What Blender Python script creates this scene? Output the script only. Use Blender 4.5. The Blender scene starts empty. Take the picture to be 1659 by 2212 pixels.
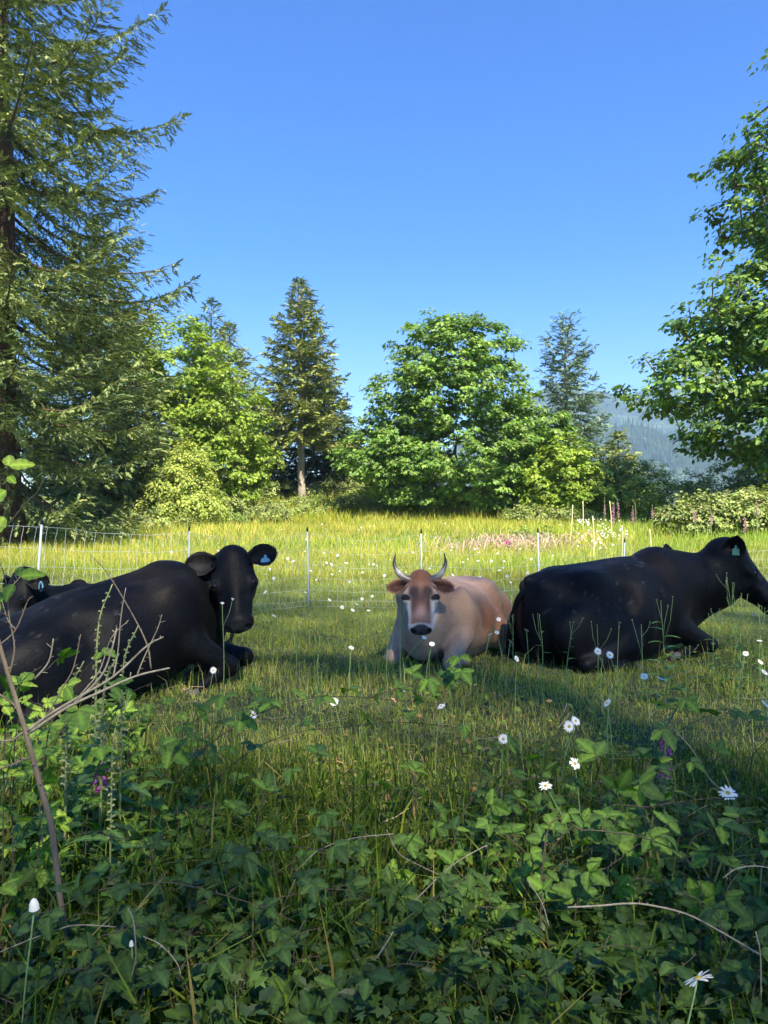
import bpy, math
import numpy as np
from math import radians as R, sin, cos, pi

C = bpy.context.scene.collection
SC = bpy.context.scene

# ---------------------------------------------------------------- camera
CAMZ = 1.3
cam_d = bpy.data.cameras.new('camera'); cam = bpy.data.objects.new('camera', cam_d); C.objects.link(cam)
cam.location = (0, 0, CAMZ); cam.rotation_euler = (R(90) + math.atan(4/768), 0, 0)
cam_d.sensor_fit = 'HORIZONTAL'; cam_d.sensor_width = 36; cam_d.lens = 36
cam_d.clip_start = 0.05; cam_d.clip_end = 6000
SC.camera = cam

# ---------------------------------------------------------------- light
SUN_EL = 50.0
SUN_AZ = (0.33, -0.94)                     # horizontal direction towards the sun: behind the camera, slightly right
w = bpy.data.worlds.new('World'); SC.world = w; w.use_nodes = True
nt = w.node_tree; nt.nodes.clear()
sky = nt.nodes.new('ShaderNodeTexSky'); sky.sky_type = 'NISHITA'; sky.sun_disc = False
sky.sun_elevation = R(SUN_EL); sky.sun_rotation = math.atan2(SUN_AZ[0], SUN_AZ[1])
sky.altitude = 300; sky.air_density = 1.0; sky.dust_density = 0.1; sky.ozone_density = 3.0
hs = nt.nodes.new('ShaderNodeHueSaturation'); hs.inputs['Saturation'].default_value = 1.5; hs.inputs['Hue'].default_value = .518
bg = nt.nodes.new('ShaderNodeBackground'); bg.inputs['Strength'].default_value = 0.082
wo = nt.nodes.new('ShaderNodeOutputWorld')
nt.links.new(sky.outputs[0], hs.inputs['Color']); nt.links.new(hs.outputs[0], bg.inputs['Color']); nt.links.new(bg.outputs[0], wo.inputs['Surface'])
sd = bpy.data.lights.new('sun', 'SUN'); sd.energy = 4.2; sd.angle = R(0.8); sd.color = (1.0, 0.92, 0.74)
so = bpy.data.objects.new('sun', sd); C.objects.link(so)
import mathutils
_h = math.hypot(*SUN_AZ)
SUND = mathutils.Vector((SUN_AZ[0]/_h*cos(R(SUN_EL)), SUN_AZ[1]/_h*cos(R(SUN_EL)), sin(R(SUN_EL))))
so.rotation_euler = SUND.to_track_quat('Z', 'Y').to_euler()
so.location = (5, -12, 30)
SC.view_settings.view_transform = 'Standard'; SC.view_settings.look = 'None'
SC.view_settings.exposure = 1.8; SC.view_settings.gamma = 1.0
SC.view_settings.use_curve_mapping = False
SC.render.engine = 'CYCLES'
cy = SC.cycles
cy.max_bounces = 8; cy.diffuse_bounces = 4; cy.glossy_bounces = 2; cy.transmission_bounces = 4
cy.transparent_max_bounces = 4; cy.volume_bounces = 0
cy.use_denoising = True
try: cy.denoiser = 'OPENIMAGEDENOISE'
except Exception: pass
cy.use_adaptive_sampling = True; cy.adaptive_threshold = 0.02
cy.sample_clamp_indirect = 8.0

# ---------------------------------------------------------------- helpers
rs = np.random.RandomState(7)

def P(px, py, Y):
    """world point at distance Y that the photograph shows at (px, py) of its 1659 x 2212 view"""
    return np.array([(px-829.5)/1659*Y, Y, CAMZ-(py-1115)/1659*Y])

def vnoise(x, y, s=1.0, seed=0):
    """cheap smooth 2-D noise in -1..1, vectorised"""
    x = np.asarray(x, float)*s; y = np.asarray(y, float)*s
    xi = np.floor(x).astype(np.int64); yi = np.floor(y).astype(np.int64)
    fx = x-xi; fy = y-yi; fx = fx*fx*(3-2*fx); fy = fy*fy*(3-2*fy)
    def h(a, b):
        n = (a*374761393+b*668265263+seed*362437) & 0x7fffffff
        n = ((n ^ (n >> 13))*1274126177) & 0x7fffffff
        return ((n ^ (n >> 16)) & 0xffff)/32767.5-1
    return (h(xi, yi)*(1-fx)+h(xi+1, yi)*fx)*(1-fy)+(h(xi, yi+1)*(1-fx)+h(xi+1, yi+1)*fx)*fy

def ground(x, y):
    x = np.asarray(x, float); y = np.asarray(y, float)
    z = np.interp(y, [-50, 0, 2, 4, 5.8, 8, 10.3, 14, 20, 26, 34, 40, 48, 60, 120, 700],
                     [0, 0, .02, .10, .15, .09, .04, .12, .38, .66, .98, 1.5, 2.3, 2.6, 2.6, 2.6])
    z = z + np.interp(x, [-12, -5, -2.5, 0], [.25, .2, .05, 0])*np.interp(y, [3, 6, 12, 22], [0, 1, .9, 0])
    z = z + np.interp(x, [2, 12, 30], [0, .42, .5])*np.interp(y, [10, 20, 30, 36, 60], [0, .75, .45, 0, 0])
    z = z + np.interp(x, [-30, -9, -4, 2, 6], [.3, .3, .35, .4, 0])*np.interp(y, [34, 42, 52, 70], [0, 1, 1, 0])
    z = z - np.interp(x, [8, 16, 40], [0, 1.3, 1.3])*np.interp(y, [38, 50, 60], [0, 1, 1])
    z = z + .03*vnoise(x, y, .9, 3)*np.clip(y/3, 0.3, 1) + .08*vnoise(x, y, .22, 5)*np.clip((y-9)/10, 0, 1)
    return z

def mat(name):
    m = bpy.data.materials.new(name); m.use_nodes = True
    nt = m.node_tree; nt.nodes.clear()
    out = nt.nodes.new('ShaderNodeOutputMaterial')
    return m, nt, out

def N(nt, typ, **kw):
    n = nt.nodes.new(typ)
    for k, v in kw.items():
        if k.startswith('i_'):
            key = k[2:].replace('_', ' ')
            n.inputs[int(key) if key.isdigit() else key].default_value = v
        else: setattr(n, k, v)
    return n

def ramp(nt, fac, stops):
    r = nt.nodes.new('ShaderNodeValToRGB')
    while len(r.color_ramp.elements) < len(stops): r.color_ramp.elements.new(0.5)
    for e, (p, c) in zip(r.color_ramp.elements, stops):
        e.position = p; e.color = (c[0], c[1], c[2], 1)
    nt.links.new(fac, r.inputs[0])
    return r

def leaf_mat(name, trans=0.35, rough=0.5, spec=0.4, tint=(1, 1, 1), tgain=(1.2, 1.25, 0.55), bump=0.0):
    """foliage: reads the natural leaf colour from the attribute Col; thin and translucent"""
    m, nt, out = mat(name); L = nt.links.new
    a = N(nt, 'ShaderNodeAttribute', attribute_name='Col')
    mul = N(nt, 'ShaderNodeMix', data_type='RGBA', blend_type='MULTIPLY'); mul.inputs[0].default_value = 1
    L(a.outputs['Color'], mul.inputs[6]); mul.inputs[7].default_value = (*tint, 1)
    p = N(nt, 'ShaderNodeBsdfPrincipled'); p.inputs['Roughness'].default_value = rough
    p.inputs['Specular IOR Level'].default_value = spec
    L(mul.outputs[2], p.inputs['Base Color'])
    if trans > 0:
        t = N(nt, 'ShaderNodeBsdfTranslucent')
        m2 = N(nt, 'ShaderNodeMix', data_type='RGBA', blend_type='MULTIPLY'); m2.inputs[0].default_value = 1
        L(mul.outputs[2], m2.inputs[6]); m2.inputs[7].default_value = (*tgain, 1)
        L(m2.outputs[2], t.inputs['Color'])
        mx = N(nt, 'ShaderNodeMixShader'); mx.inputs[0].default_value = trans
        L(p.outputs[0], mx.inputs[1]); L(t.outputs[0], mx.inputs[2]); L(mx.outputs[0], out.inputs['Surface'])
    else: L(p.outputs[0], out.inputs['Surface'])
    if bump:
        nz = N(nt, 'ShaderNodeTexNoise'); nz.inputs['Scale'].default_value = 60
        b = N(nt, 'ShaderNodeBump'); b.inputs['Strength'].default_value = bump; b.inputs['Distance'].default_value = .01
        L(nz.outputs[0], b.inputs['Height']); L(b.outputs[0], p.inputs['Normal'])
    return m

def bark_mat(name, c1, c2, scale=6, stretch=(1, 1, .15), rough=.9, bump=.6):
    m, nt, out = mat(name); L = nt.links.new
    tc = N(nt, 'ShaderNodeTexCoord'); mp = N(nt, 'ShaderNodeMapping'); mp.inputs['Scale'].default_value = stretch
    nz = N(nt, 'ShaderNodeTexNoise', i_Scale=scale, i_Detail=8.0, i_Roughness=.7)
    L(tc.outputs['Object'], mp.inputs[0]); L(mp.outputs[0], nz.inputs['Vector'])
    r = ramp(nt, nz.outputs[0], [(.3, c1), (.7, c2)])
    p = N(nt, 'ShaderNodeBsdfPrincipled', i_Roughness=rough)
    L(r.outputs[0], p.inputs['Base Color'])
    b = N(nt, 'ShaderNodeBump', i_Strength=bump, i_Distance=.03); L(nz.outputs[0], b.inputs['Height']); L(b.outputs[0], p.inputs['Normal'])
    L(p.outputs[0], out.inputs['Surface'])
    return m

def flat_mat(name, c, rough=.6, spec=.5, bump=0, bscale=50, var=0):
    m, nt, out = mat(name); L = nt.links.new
    p = N(nt, 'ShaderNodeBsdfPrincipled', i_Roughness=rough); p.inputs['Specular IOR Level'].default_value = spec
    nz = N(nt, 'ShaderNodeTexNoise', i_Scale=float(bscale), i_Detail=4.0)
    r = ramp(nt, nz.outputs[0], [(.3, [v*(1-var) for v in c]), (.7, [min(1, v*(1+var)) for v in c])])
    L(r.outputs[0], p.inputs['Base Color'])
    if bump:
        b = N(nt, 'ShaderNodeBump', i_Strength=bump, i_Distance=.01); L(nz.outputs[0], b.inputs['Height']); L(b.outputs[0], p.inputs['Normal'])
    L(p.outputs[0], out.inputs['Surface'])
    return m

TRI = 0
def make_mesh(name, V, F, m=None, col=None, smooth=False):
    """V (n,3); F an int array (k,3|4) or a list of such arrays; col (n,3) point colours"""
    global TRI
    V = np.asarray(V, np.float32)
    Fs = [np.asarray(f, np.int32) for f in (F if isinstance(F, list) else [F]) if len(f)]
    me = bpy.data.meshes.new(name)
    nl = sum(f.size for f in Fs); nf = sum(len(f) for f in Fs)
    me.vertices.add(len(V)); me.vertices.foreach_set('co', V.ravel())
    me.loops.add(nl); me.loops.foreach_set('vertex_index', np.concatenate([f.ravel() for f in Fs]))
    me.polygons.add(nf)
    tot = np.concatenate([np.full(len(f), f.shape[1], np.int32) for f in Fs])
    st = np.zeros(nf, np.int32); st[1:] = np.cumsum(tot)[:-1]
    me.polygons.foreach_set('loop_start', st)
    try: me.polygons.foreach_set('loop_total', tot)
    except Exception: pass
    me.polygons.foreach_set('use_smooth', np.full(nf, bool(smooth)))
    if col is not None:
        a = me.color_attributes.new('Col', 'FLOAT_COLOR', 'POINT')
        c4 = np.ones((len(V), 4), np.float32); c4[:, :3] = col
        a.data.foreach_set('color', c4.ravel())
    if m is not None: me.materials.append(m)
    me.update(); me.validate()
    TRI += int((tot-2).sum())
    return me

def obj(name, me, parent=None, loc=None, label=None, cat=None, group=None, kind=None):
    o = bpy.data.objects.new(name, me); C.objects.link(o)
    if parent is not None: o.parent = parent
    if loc is not None: o.location = [float(v) for v in loc]
    if label: o['label'] = label
    if cat: o['category'] = cat
    if group: o['group'] = group
    if kind: o['kind'] = kind
    return o

def tag(o, label, cat, group=None):
    o['label'] = label; o['category'] = cat
    if group: o['group'] = group
    return o

class Acc:
    def __init__(s): s.V = []; s.F = {}; s.Cc = []; s.n = 0
    def add(s, V, F, col=None):
        V = np.asarray(V, np.float32).reshape(-1, 3)
        for f in (F if isinstance(F, list) else [F]):
            f = np.asarray(f, np.int64)
            if len(f): s.F.setdefault(f.shape[1], []).append(f+s.n)
        s.V.append(V)
        c = np.ones((len(V), 3), np.float32)*.5 if col is None else np.broadcast_to(np.asarray(col, np.float32), (len(V), 3))
        s.Cc.append(c); s.n += len(V)
    def mesh(s, name, m, smooth=False):
        return make_mesh(name, np.concatenate(s.V), [np.concatenate(f) for f in s.F.values()], m, np.concatenate(s.Cc), smooth)

def norm(v): return v/np.maximum(np.linalg.norm(v, axis=-1, keepdims=True), 1e-9)

def tube(pts, rad, n=6, cap=True):
    """pts (k,3), rad (k,) -> V,F quads (ends closed by pinching)"""
    pts = np.asarray(pts, float); rad = np.broadcast_to(np.asarray(rad, float), (len(pts),)).copy()
    if cap:
        pts = np.concatenate([pts[:1], pts, pts[-1:]]); rad = np.concatenate([[rad[0]*.02], rad, [rad[-1]*.02]])
    d = np.gradient(pts, axis=0)
    if cap: d[0] = d[1]; d[-1] = d[-2]
    d = norm(d)
    up = np.array([0, 0, 1.]) if abs(d[:, 2]).mean() < .8 else np.array([1., 0, 0])
    a = norm(np.cross(d, up)); b = np.cross(d, a)
    th = np.linspace(0, 2*pi, n, endpoint=False)
    V = pts[:, None]+rad[:, None, None]*(a[:, None]*np.cos(th)[None, :, None]+b[:, None]*np.sin(th)[None, :, None])
    k = len(pts); i = np.arange(k-1)[:, None]*n; j = np.arange(n)[None]; j2 = (j+1) % n
    F = np.stack([i+j, i+j2, i+n+j2, i+n+j], -1).reshape(-1, 4)
    return V.reshape(-1, 3), F

def spline(pts, k=12):
    """Catmull-Rom through pts"""
    p = np.asarray(pts, float); p = np.concatenate([2*p[:1]-p[1:2], p, 2*p[-1:]-p[-2:-1]])
    out = []
    for i in range(1, len(p)-2):
        t = np.linspace(0, 1, k, endpoint=False)[:, None]
        a, b, c, d = p[i-1], p[i], p[i+1], p[i+2]
        out.append(.5*((2*b)+(-a+c)*t+(2*a-5*b+4*c-d)*t**2+(-a+3*b-3*c+d)*t**3))
    out.append(p[-2:-1]); return np.concatenate(out)

def frames(nrm, fwd):
    """rotation matrices whose columns are x=forward, y, z=normal"""
    nrm = norm(nrm); x = fwd-nrm*(fwd*nrm).sum(-1, keepdims=True); x = norm(x)
    y = np.cross(nrm, x)
    return np.stack([x, y, nrm], -1)

def scatter(acc, tV, tF, pos, M, scale, col):
    """copies of a template (x forward, z normal) into acc"""
    n = len(pos); k = len(tV)
    V = np.einsum('nij,kj->nki', M, tV)*np.asarray(scale).reshape(n, 1, 1)+pos[:, None]
    F = [(np.arange(n)[:, None, None]*k+f[None]).reshape(-1, f.shape[1]) for f in (tF if isinstance(tF, list) else [tF])]
    acc.add(V.reshape(-1, 3), F, np.repeat(col, k, axis=0) if col.ndim == 2 and len(col) == n else col)

def vary(n, base, var=.15, hue=.1, r=rs):
    c = np.asarray(base, float)[None]*(1+var*r.randn(n, 1))
    h = r.randn(n, 1)*hue
    c = c*np.concatenate([1+h, 1+h*.25, 1-h*.5], 1)
    return np.clip(c, .003, 1)
# ================================================================ SETTING
# ---- terrain
xs = np.concatenate([-np.geomspace(1300, 14, 28), np.arange(-13, 13.01, .4), np.geomspace(14, 2000, 28)])
ys = np.concatenate([np.linspace(-60, -2, 20), np.arange(-1.5, 12, .2), np.arange(12, 60, .7), np.geomspace(61, 2300, 32)])
GX, GY = np.meshgrid(xs, ys)
GZ = ground(GX, GY)
V = np.stack([GX, GY, GZ], -1).reshape(-1, 3)
nx = len(xs); i, j = np.meshgrid(np.arange(len(ys)-1), np.arange(nx-1), indexing='ij')
F = np.stack([i*nx+j, i*nx+j+1, (i+1)*nx+j+1, (i+1)*nx+j], -1).reshape(-1, 4)
m, nt, out = mat('soil_and_turf'); L = nt.links.new
tc = N(nt, 'ShaderNodeTexCoord')
n1 = N(nt, 'ShaderNodeTexNoise', i_Scale=1.3, i_Detail=6.0); n2 = N(nt, 'ShaderNodeTexNoise', i_Scale=28.0, i_Detail=5.0)
L(tc.outputs['Object'], n1.inputs['Vector']); L(tc.outputs['Object'], n2.inputs['Vector'])
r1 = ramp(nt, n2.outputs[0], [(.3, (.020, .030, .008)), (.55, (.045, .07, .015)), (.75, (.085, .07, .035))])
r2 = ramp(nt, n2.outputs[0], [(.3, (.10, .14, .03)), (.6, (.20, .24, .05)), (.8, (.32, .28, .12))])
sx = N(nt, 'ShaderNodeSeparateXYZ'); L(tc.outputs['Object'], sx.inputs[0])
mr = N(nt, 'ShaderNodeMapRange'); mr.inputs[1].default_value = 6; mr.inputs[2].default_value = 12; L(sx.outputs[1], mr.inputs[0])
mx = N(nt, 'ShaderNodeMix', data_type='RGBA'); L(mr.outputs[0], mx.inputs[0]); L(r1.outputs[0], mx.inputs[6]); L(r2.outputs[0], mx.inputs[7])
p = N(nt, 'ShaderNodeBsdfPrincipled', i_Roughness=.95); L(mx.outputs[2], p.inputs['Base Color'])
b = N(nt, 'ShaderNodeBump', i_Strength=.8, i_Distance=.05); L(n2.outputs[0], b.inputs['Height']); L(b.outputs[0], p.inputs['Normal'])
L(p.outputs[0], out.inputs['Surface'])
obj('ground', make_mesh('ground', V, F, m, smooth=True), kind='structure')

# ---- wooded hills far behind
def hill_mesh(y0, y1, ridge, seed, nx=170, ny=46, x0=-500, x1=1100):
    X, T = np.meshgrid(np.linspace(x0, x1, nx), np.linspace(0, 1, ny))
    Y = y0+(y1-y0)*T
    top = ridge(X)*(1+.04*vnoise(X, X*0, .012, seed))
    Z = 2+top*(T**.9)*(1-.0*T)
    Z += 10*vnoise(X, Y, .012, seed+1)*np.sin(np.clip(T, 0, 1)*pi)+5*vnoise(X, Y, .04, seed+2)*T+2.5*np.abs(vnoise(X, Y, .22, seed+3))
    V = np.stack([X, Y, Z], -1).reshape(-1, 3)
    i, j = np.meshgrid(np.arange(ny-1), np.arange(nx-1), indexing='ij')
    return V, np.stack([i*nx+j, i*nx+j+1, (i+1)*nx+j+1, (i+1)*nx+j], -1).reshape(-1, 4)
m, nt, out = mat('wooded_hillside'); L = nt.links.new
tc = N(nt, 'ShaderNodeTexCoord')
n1 = N(nt, 'ShaderNodeTexNoise', i_Scale=.012, i_Detail=4.0); n2 = N(nt, 'ShaderNodeTexVoronoi', i_Scale=.16)
mp = N(nt, 'ShaderNodeMapping'); mp.inputs['Scale'].default_value = (1, .35, .5)
L(tc.outputs['Object'], n1.inputs['Vector']); L(tc.outputs['Object'], mp.inputs[0]); L(mp.outputs[0], n2.inputs['Vector'])
r1 = ramp(nt, n1.outputs[0], [(.35, (.02, .035, .02)), (.52, (.03, .055, .03)), (.6, (.08, .12, .06))])
r2 = ramp(nt, n2.outputs[0], [(.0, (1.5, 1.5, 1.5)), (.7, (.35, .35, .35))])
mx = N(nt, 'ShaderNodeMix', data_type='RGBA', blend_type='MULTIPLY'); mx.inputs[0].default_value = 1
L(r1.outputs[0], mx.inputs[6]); L(r2.outputs[0], mx.inputs[7])
p = N(nt, 'ShaderNodeBsdfPrincipled', i_Roughness=1.0); p.inputs['Specular IOR Level'].default_value = 0
L(mx.outputs[2], p.inputs['Base Color']); L(p.outputs[0], out.inputs['Surface'])
hillm = m
# far ridge: row 835 at x 1180..1340 -> 280/1659 of the distance above the eye
V, F = hill_mesh(1500, 2100, lambda x: np.interp(x, [-800, -240, 0, 190, 420, 680, 970, 1800], [16, 30, 90, 200, 352, 340, 380, 290]), 11, x0=-800, x1=1800)
obj('far_hill', make_mesh('far_hill', V, F, hillm, smooth=True), kind='structure')
V, F = hill_mesh(1000, 1350, lambda x: np.interp(x, [-650, 80, 290, 420, 530, 680, 1130], [40, 75, 130, 160, 135, 120, 100]), 31, nx=140, ny=36, x0=-650, x1=1300)
obj('near_hill', make_mesh('near_hill', V, F, hillm, smooth=True), kind='structure')
# conifers along the hills, joined: far-off forest
def cone_forest(name, Vh, n, hmin, hmax, seed):
    r = np.random.RandomState(seed); pick = r.randint(0, len(Vh), n)
    p0 = Vh[pick]+np.stack([r.uniform(-6, 6, n), r.uniform(-6, 6, n), np.zeros(n)-1], -1)
    th = np.linspace(0, 2*pi, 5, endpoint=False)
    tV = np.concatenate([np.stack([.17*np.cos(th), .17*np.sin(th), 0*th], -1), [[0, 0, 1]]])
    tF = np.array([[k, (k+1) % 5, 5] for k in range(5)])
    a = Acc(); M = np.broadcast_to(np.eye(3), (n, 3, 3))
    scatter(a, tV, tF, p0, M, r.uniform(hmin, hmax, n), vary(n, (.035, .06, .03), .3, .1, r))
    return obj(name, a.mesh(name, leaf_mat(name, trans=0, rough=1, spec=0)), kind='stuff', label='far conifer forest covering the blue hazy hillside', cat='forest')
sel = V[(V[:, 0] > 150) & (V[:, 0] < 700)]
cone_forest('hillside_forest', sel, 2500, 9, 18, 5)

# ---- haze
m, nt, out = mat('haze'); pv = N(nt, 'ShaderNodeVolumePrincipled')
pv.inputs['Color'].default_value = (.50, .74, 1, 1); pv.inputs['Density'].default_value = .00030; pv.inputs['Anisotropy'].default_value = 0.0
nt.links.new(pv.outputs[0], out.inputs['Volume'])
def box(x0, x1, y0, y1, z0, z1):
    V = np.array([[x, y, z] for x in (x0, x1) for y in (y0, y1) for z in (z0, z1)], float)
    F = np.array([[0, 1, 3, 2], [4, 6, 7, 5], [0, 4, 5, 1], [2, 3, 7, 6], [0, 2, 6, 4], [1, 5, 7, 3]])
    return V, F
HAZE = obj('haze', make_mesh('haze', *box(-1320, 2050, -70, 2350, -2, 425), m), kind='stuff')
# ================================================================ TREES
MAPLE_V = np.array([[0, 0, 0], [.30, -.42, -.10], [.52, -.24, .0], [.80, -.30, -.10], [1.0, 0, -.16], [.80, .30, -.10], [.52, .24, 0], [.30, .42, -.10]])
MAPLE_V = MAPLE_V-np.array([.4, 0, 0])
MAPLE_F = [np.array([[0, 1, 2], [0, 6, 7]]), np.array([[0, 2, 4, 6]]), np.array([[2, 3, 4], [4, 5, 6]])]
MLO_V = np.array([[-.42, 0, 0], [.12, -.5, -.12], [.2, -.17, 0], [.6, 0, -.14], [.2, .17, 0], [.12, .5, -.12]])
MLO_F = [np.array([[0, 1, 2], [0, 4, 5]]), np.array([[0, 2, 3, 4]])]
OVAL_V = np.array([[-.5, 0, 0], [0, -.28, .06], [.5, 0, -.08], [0, .28, .06]])
OVAL_F = np.array([[0, 1, 2], [0, 2, 3]])
M_MAPLE = leaf_mat('maple_leaf', trans=.38, rough=.45, spec=.45)
M_SHRUB = leaf_mat('shrub_leaf', trans=.3, rough=.55, spec=.3)
M_NEEDLE = leaf_mat('conifer_needle', trans=.12, rough=.6, spec=.3, tgain=(1.1, 1.1, .6))
M_BARK = bark_mat('grey_brown_bark', (.05, .04, .03), (.20, .16, .12))
M_BARK2 = bark_mat('pale_conifer_bark', (.16, .13, .10), (.42, .35, .29), scale=9)
M_BARK3 = bark_mat('dark_furrowed_bark', (.025, .015, .012), (.13, .075, .05), scale=7, stretch=(1, 1, .3), bump=1.0)

def in_blobs(r, blobs, n, lo=.45):
    """random points through a set of ellipsoids, more towards the outside"""
    vol = np.array([b[3]*b[4]*b[5] for b in blobs])**.67; k = r.choice(len(blobs), n, p=vol/vol.sum())
    B = np.array(blobs)[k]; d = norm(r.randn(n, 3)); s = (lo**3+(1-lo**3)*r.rand(n, 1))**(1/3)
    P_ = B[:, :3]+d*s*B[:, 3:6]
    # drop what lies deep inside another ellipsoid
    keep = np.ones(n, bool)
    for b in blobs:
        q = (((P_-np.array(b[:3]))/np.array(b[3:6]))**2).sum(1)
        keep &= q > lo*lo*.8
    return P_[keep], d[keep]

def grow(base, trunk_top, targets, r, sag=.08):
    """greedy branching skeleton from the trunk to the targets: (segments p0, p1, thickness)"""
    nt_ = 8
    tr = base+(trunk_top-base)*np.linspace(0, 1, nt_)[:, None]
    tr[1:-1, :2] += r.randn(nt_-2, 2)*.04*np.linalg.norm(trunk_top-base)*.3
    pts = list(tr); par = [-1]+list(range(nt_-1))
    h0 = base[2]+(trunk_top[2]-base[2])*.25
    order = np.argsort(np.linalg.norm(targets-tr[nt_//2], axis=1))
    for ti in order:
        t = targets[ti]; A = np.array(pts)
        d = np.linalg.norm(A-t, axis=1)+np.where(A[:, 2] > t[2]+.2, (A[:, 2]-t[2])*1.3, 0)+np.where(A[:, 2] < h0, 3.0, 0)
        k = int(np.argmin(d)); q = A[k]; L_ = np.linalg.norm(t-q)
        nseg = max(1, min(4, int(L_/.6)))
        prev = k
        for s in range(1, nseg+1):
            u = s/nseg; p = q+(t-q)*u; p[2] += -sag*L_*4*u*(1-u)*(.5-r.rand())*2
            p += r.randn(3)*.03*L_*(u < 1)
            pts.append(p); par.append(prev); prev = len(pts)-1
    n = len(pts); w = np.zeros(n)
    haschild = np.zeros(n, bool)
    for k in range(n-1, 0, -1):
        if w[k] == 0: w[k] = 1
        w[par[k]] += w[k]
    return np.array(pts), np.array(par), w

def branch_mesh(name, pts, par, w, r0, m, rmin=.012, sides=5, skip=0):
    rad = np.maximum(r0*(w/w.max())**.5, rmin)
    a = Acc()
    ch = {}
    for k in range(1, len(pts)): ch.setdefault(par[k], []).append(k)
    start = [(0, c) for c in ch.get(0, [])]
    while start:
        a0, k = start.pop()
        chain = [a0, k]
        while k in ch:
            cs = sorted(ch[k], key=lambda c: -w[c]); start += [(k, c) for c in cs[1:]]
            k = cs[0]; chain.append(k)
        if len(chain) < 2: continue
        rr = rad[chain].copy(); rr[0] = min(rr[0], rr[1]*1.15)
        if a0 == 0 and chain[1] == 1: rr = rad[chain].copy(); rr[0] *= 1.25
        V, F = tube(pts[chain], rr, sides if rr.max() < .08 else 9)
        a.add(V, F)
    return a.mesh(name, m, smooth=True)

def broadleaf(name, label, cat, base, trunk_h, blobs, nclump, nleaf, size, cols, r0=.2, crad=(.45, .8), seed=1, m=None, group=None, tmpl='maple',
              flat=.5, up=.9, bark=None, lo=.5, updown=.5, twigs=True):
    r = np.random.RandomState(seed); base = np.asarray(base, float)
    bl = [(base[0]+b[0], base[1]+b[1], base[2]+b[2], b[3], b[4], b[5]) for b in blobs]
    cp, cd = in_blobs(r, bl, nclump, lo)
    root = obj(name, None, loc=base, label=label, cat=cat, group=group)
    pts, par, w = grow(base*0, np.array([0, 0, trunk_h]), cp-base, r)
    obj('trunk', branch_mesh('trunk', pts, par, w, r0, bark or M_BARK), root)
    # foliage
    n = len(cp)*nleaf
    # clumps on the far side or well outside the view are made of fewer, larger leaves
    sc = np.ones(len(cp))
    sc[(cp[:, 1]-base[1]) > .35*max(b[4] for b in blobs)] = 1.35
    sc[(np.abs(cp[:, 0]) > .5*cp[:, 1]+1.6) | (cp[:, 2] > CAMZ+.67*cp[:, 1]+1.6)] = 2.0
    if base[1] < 0: sc[:] = 1
    nl = np.maximum(5, (nleaf/sc**2)).astype(int)
    ci = np.repeat(np.arange(len(cp)), nl); n = len(ci)
    cr = r.uniform(*crad, len(cp))[ci][:, None]
    d = norm(r.randn(n, 3)*np.array([1, 1, .8])+np.array([0, 0, updown])); s = r.rand(n, 1)**.45
    off = d*s*cr*np.array([1, 1, flat])
    off[:, 2] -= (off[:, 0]**2+off[:, 1]**2)*.25/cr[:, 0]       # clumps droop at their rims
    pos = cp[ci]-base+off
    outw = cd[ci]
    nrm = norm(np.array([0, 0, up])+.55*outw+.35*d+r.randn(n, 3)*.42)
    fwd = norm(outw*.6+d*.6+r.randn(n, 3)*.5+np.array([0, 0, -.35]))
    ctone = 1+.13*r.randn(len(cp))[ci][:, None]
    pick = r.rand(n)
    col = np.zeros((n, 3))
    cum = 0
    for c, f in cols:
        sel = (pick >= cum) & (pick < cum+f); col[sel] = vary(int(sel.sum()), c, .14, .08, r); cum += f
    col = np.clip(col*ctone, .004, 1)
    a = Acc()
    T = {'maple': (MAPLE_V, MAPLE_F), 'far': (MLO_V, MLO_F), 'oval': (OVAL_V, OVAL_F)}[tmpl]
    scatter(a, T[0], T[1], pos, frames(nrm, fwd), size*r.uniform(.65, 1.25, n)*sc[ci], col)
    obj('crown', a.mesh('crown', m or M_MAPLE), root)
    return root

# needle sprig: spindle of narrow blades, 1 long in x
def sprig(r, n=7, w=.16, spread=.33, droop=.1):
    V = []; F = []
    for k in range(n):
        t = k/(n-1); x0 = t*.75; sd = 1 if k % 2 else -1
        ang = spread*(1.5-t)*sd; L_ = .5*(1-.35*t)
        d = np.array([math.cos(ang*1.6), math.sin(ang*1.6), r.uniform(-.25, .15)-droop])
        b = len(V); o = np.array([x0, 0, -droop*x0*x0])
        pz = np.cross(d, [0, 0, 1.]); pz = pz/np.linalg.norm(pz)*w*.5
        V += [o-pz*.75-d*.06, o+pz*.75-d*.06, o+d*L_]
        F.append([b, b+1, b+2])
    return np.array(V), np.array(F)

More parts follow.
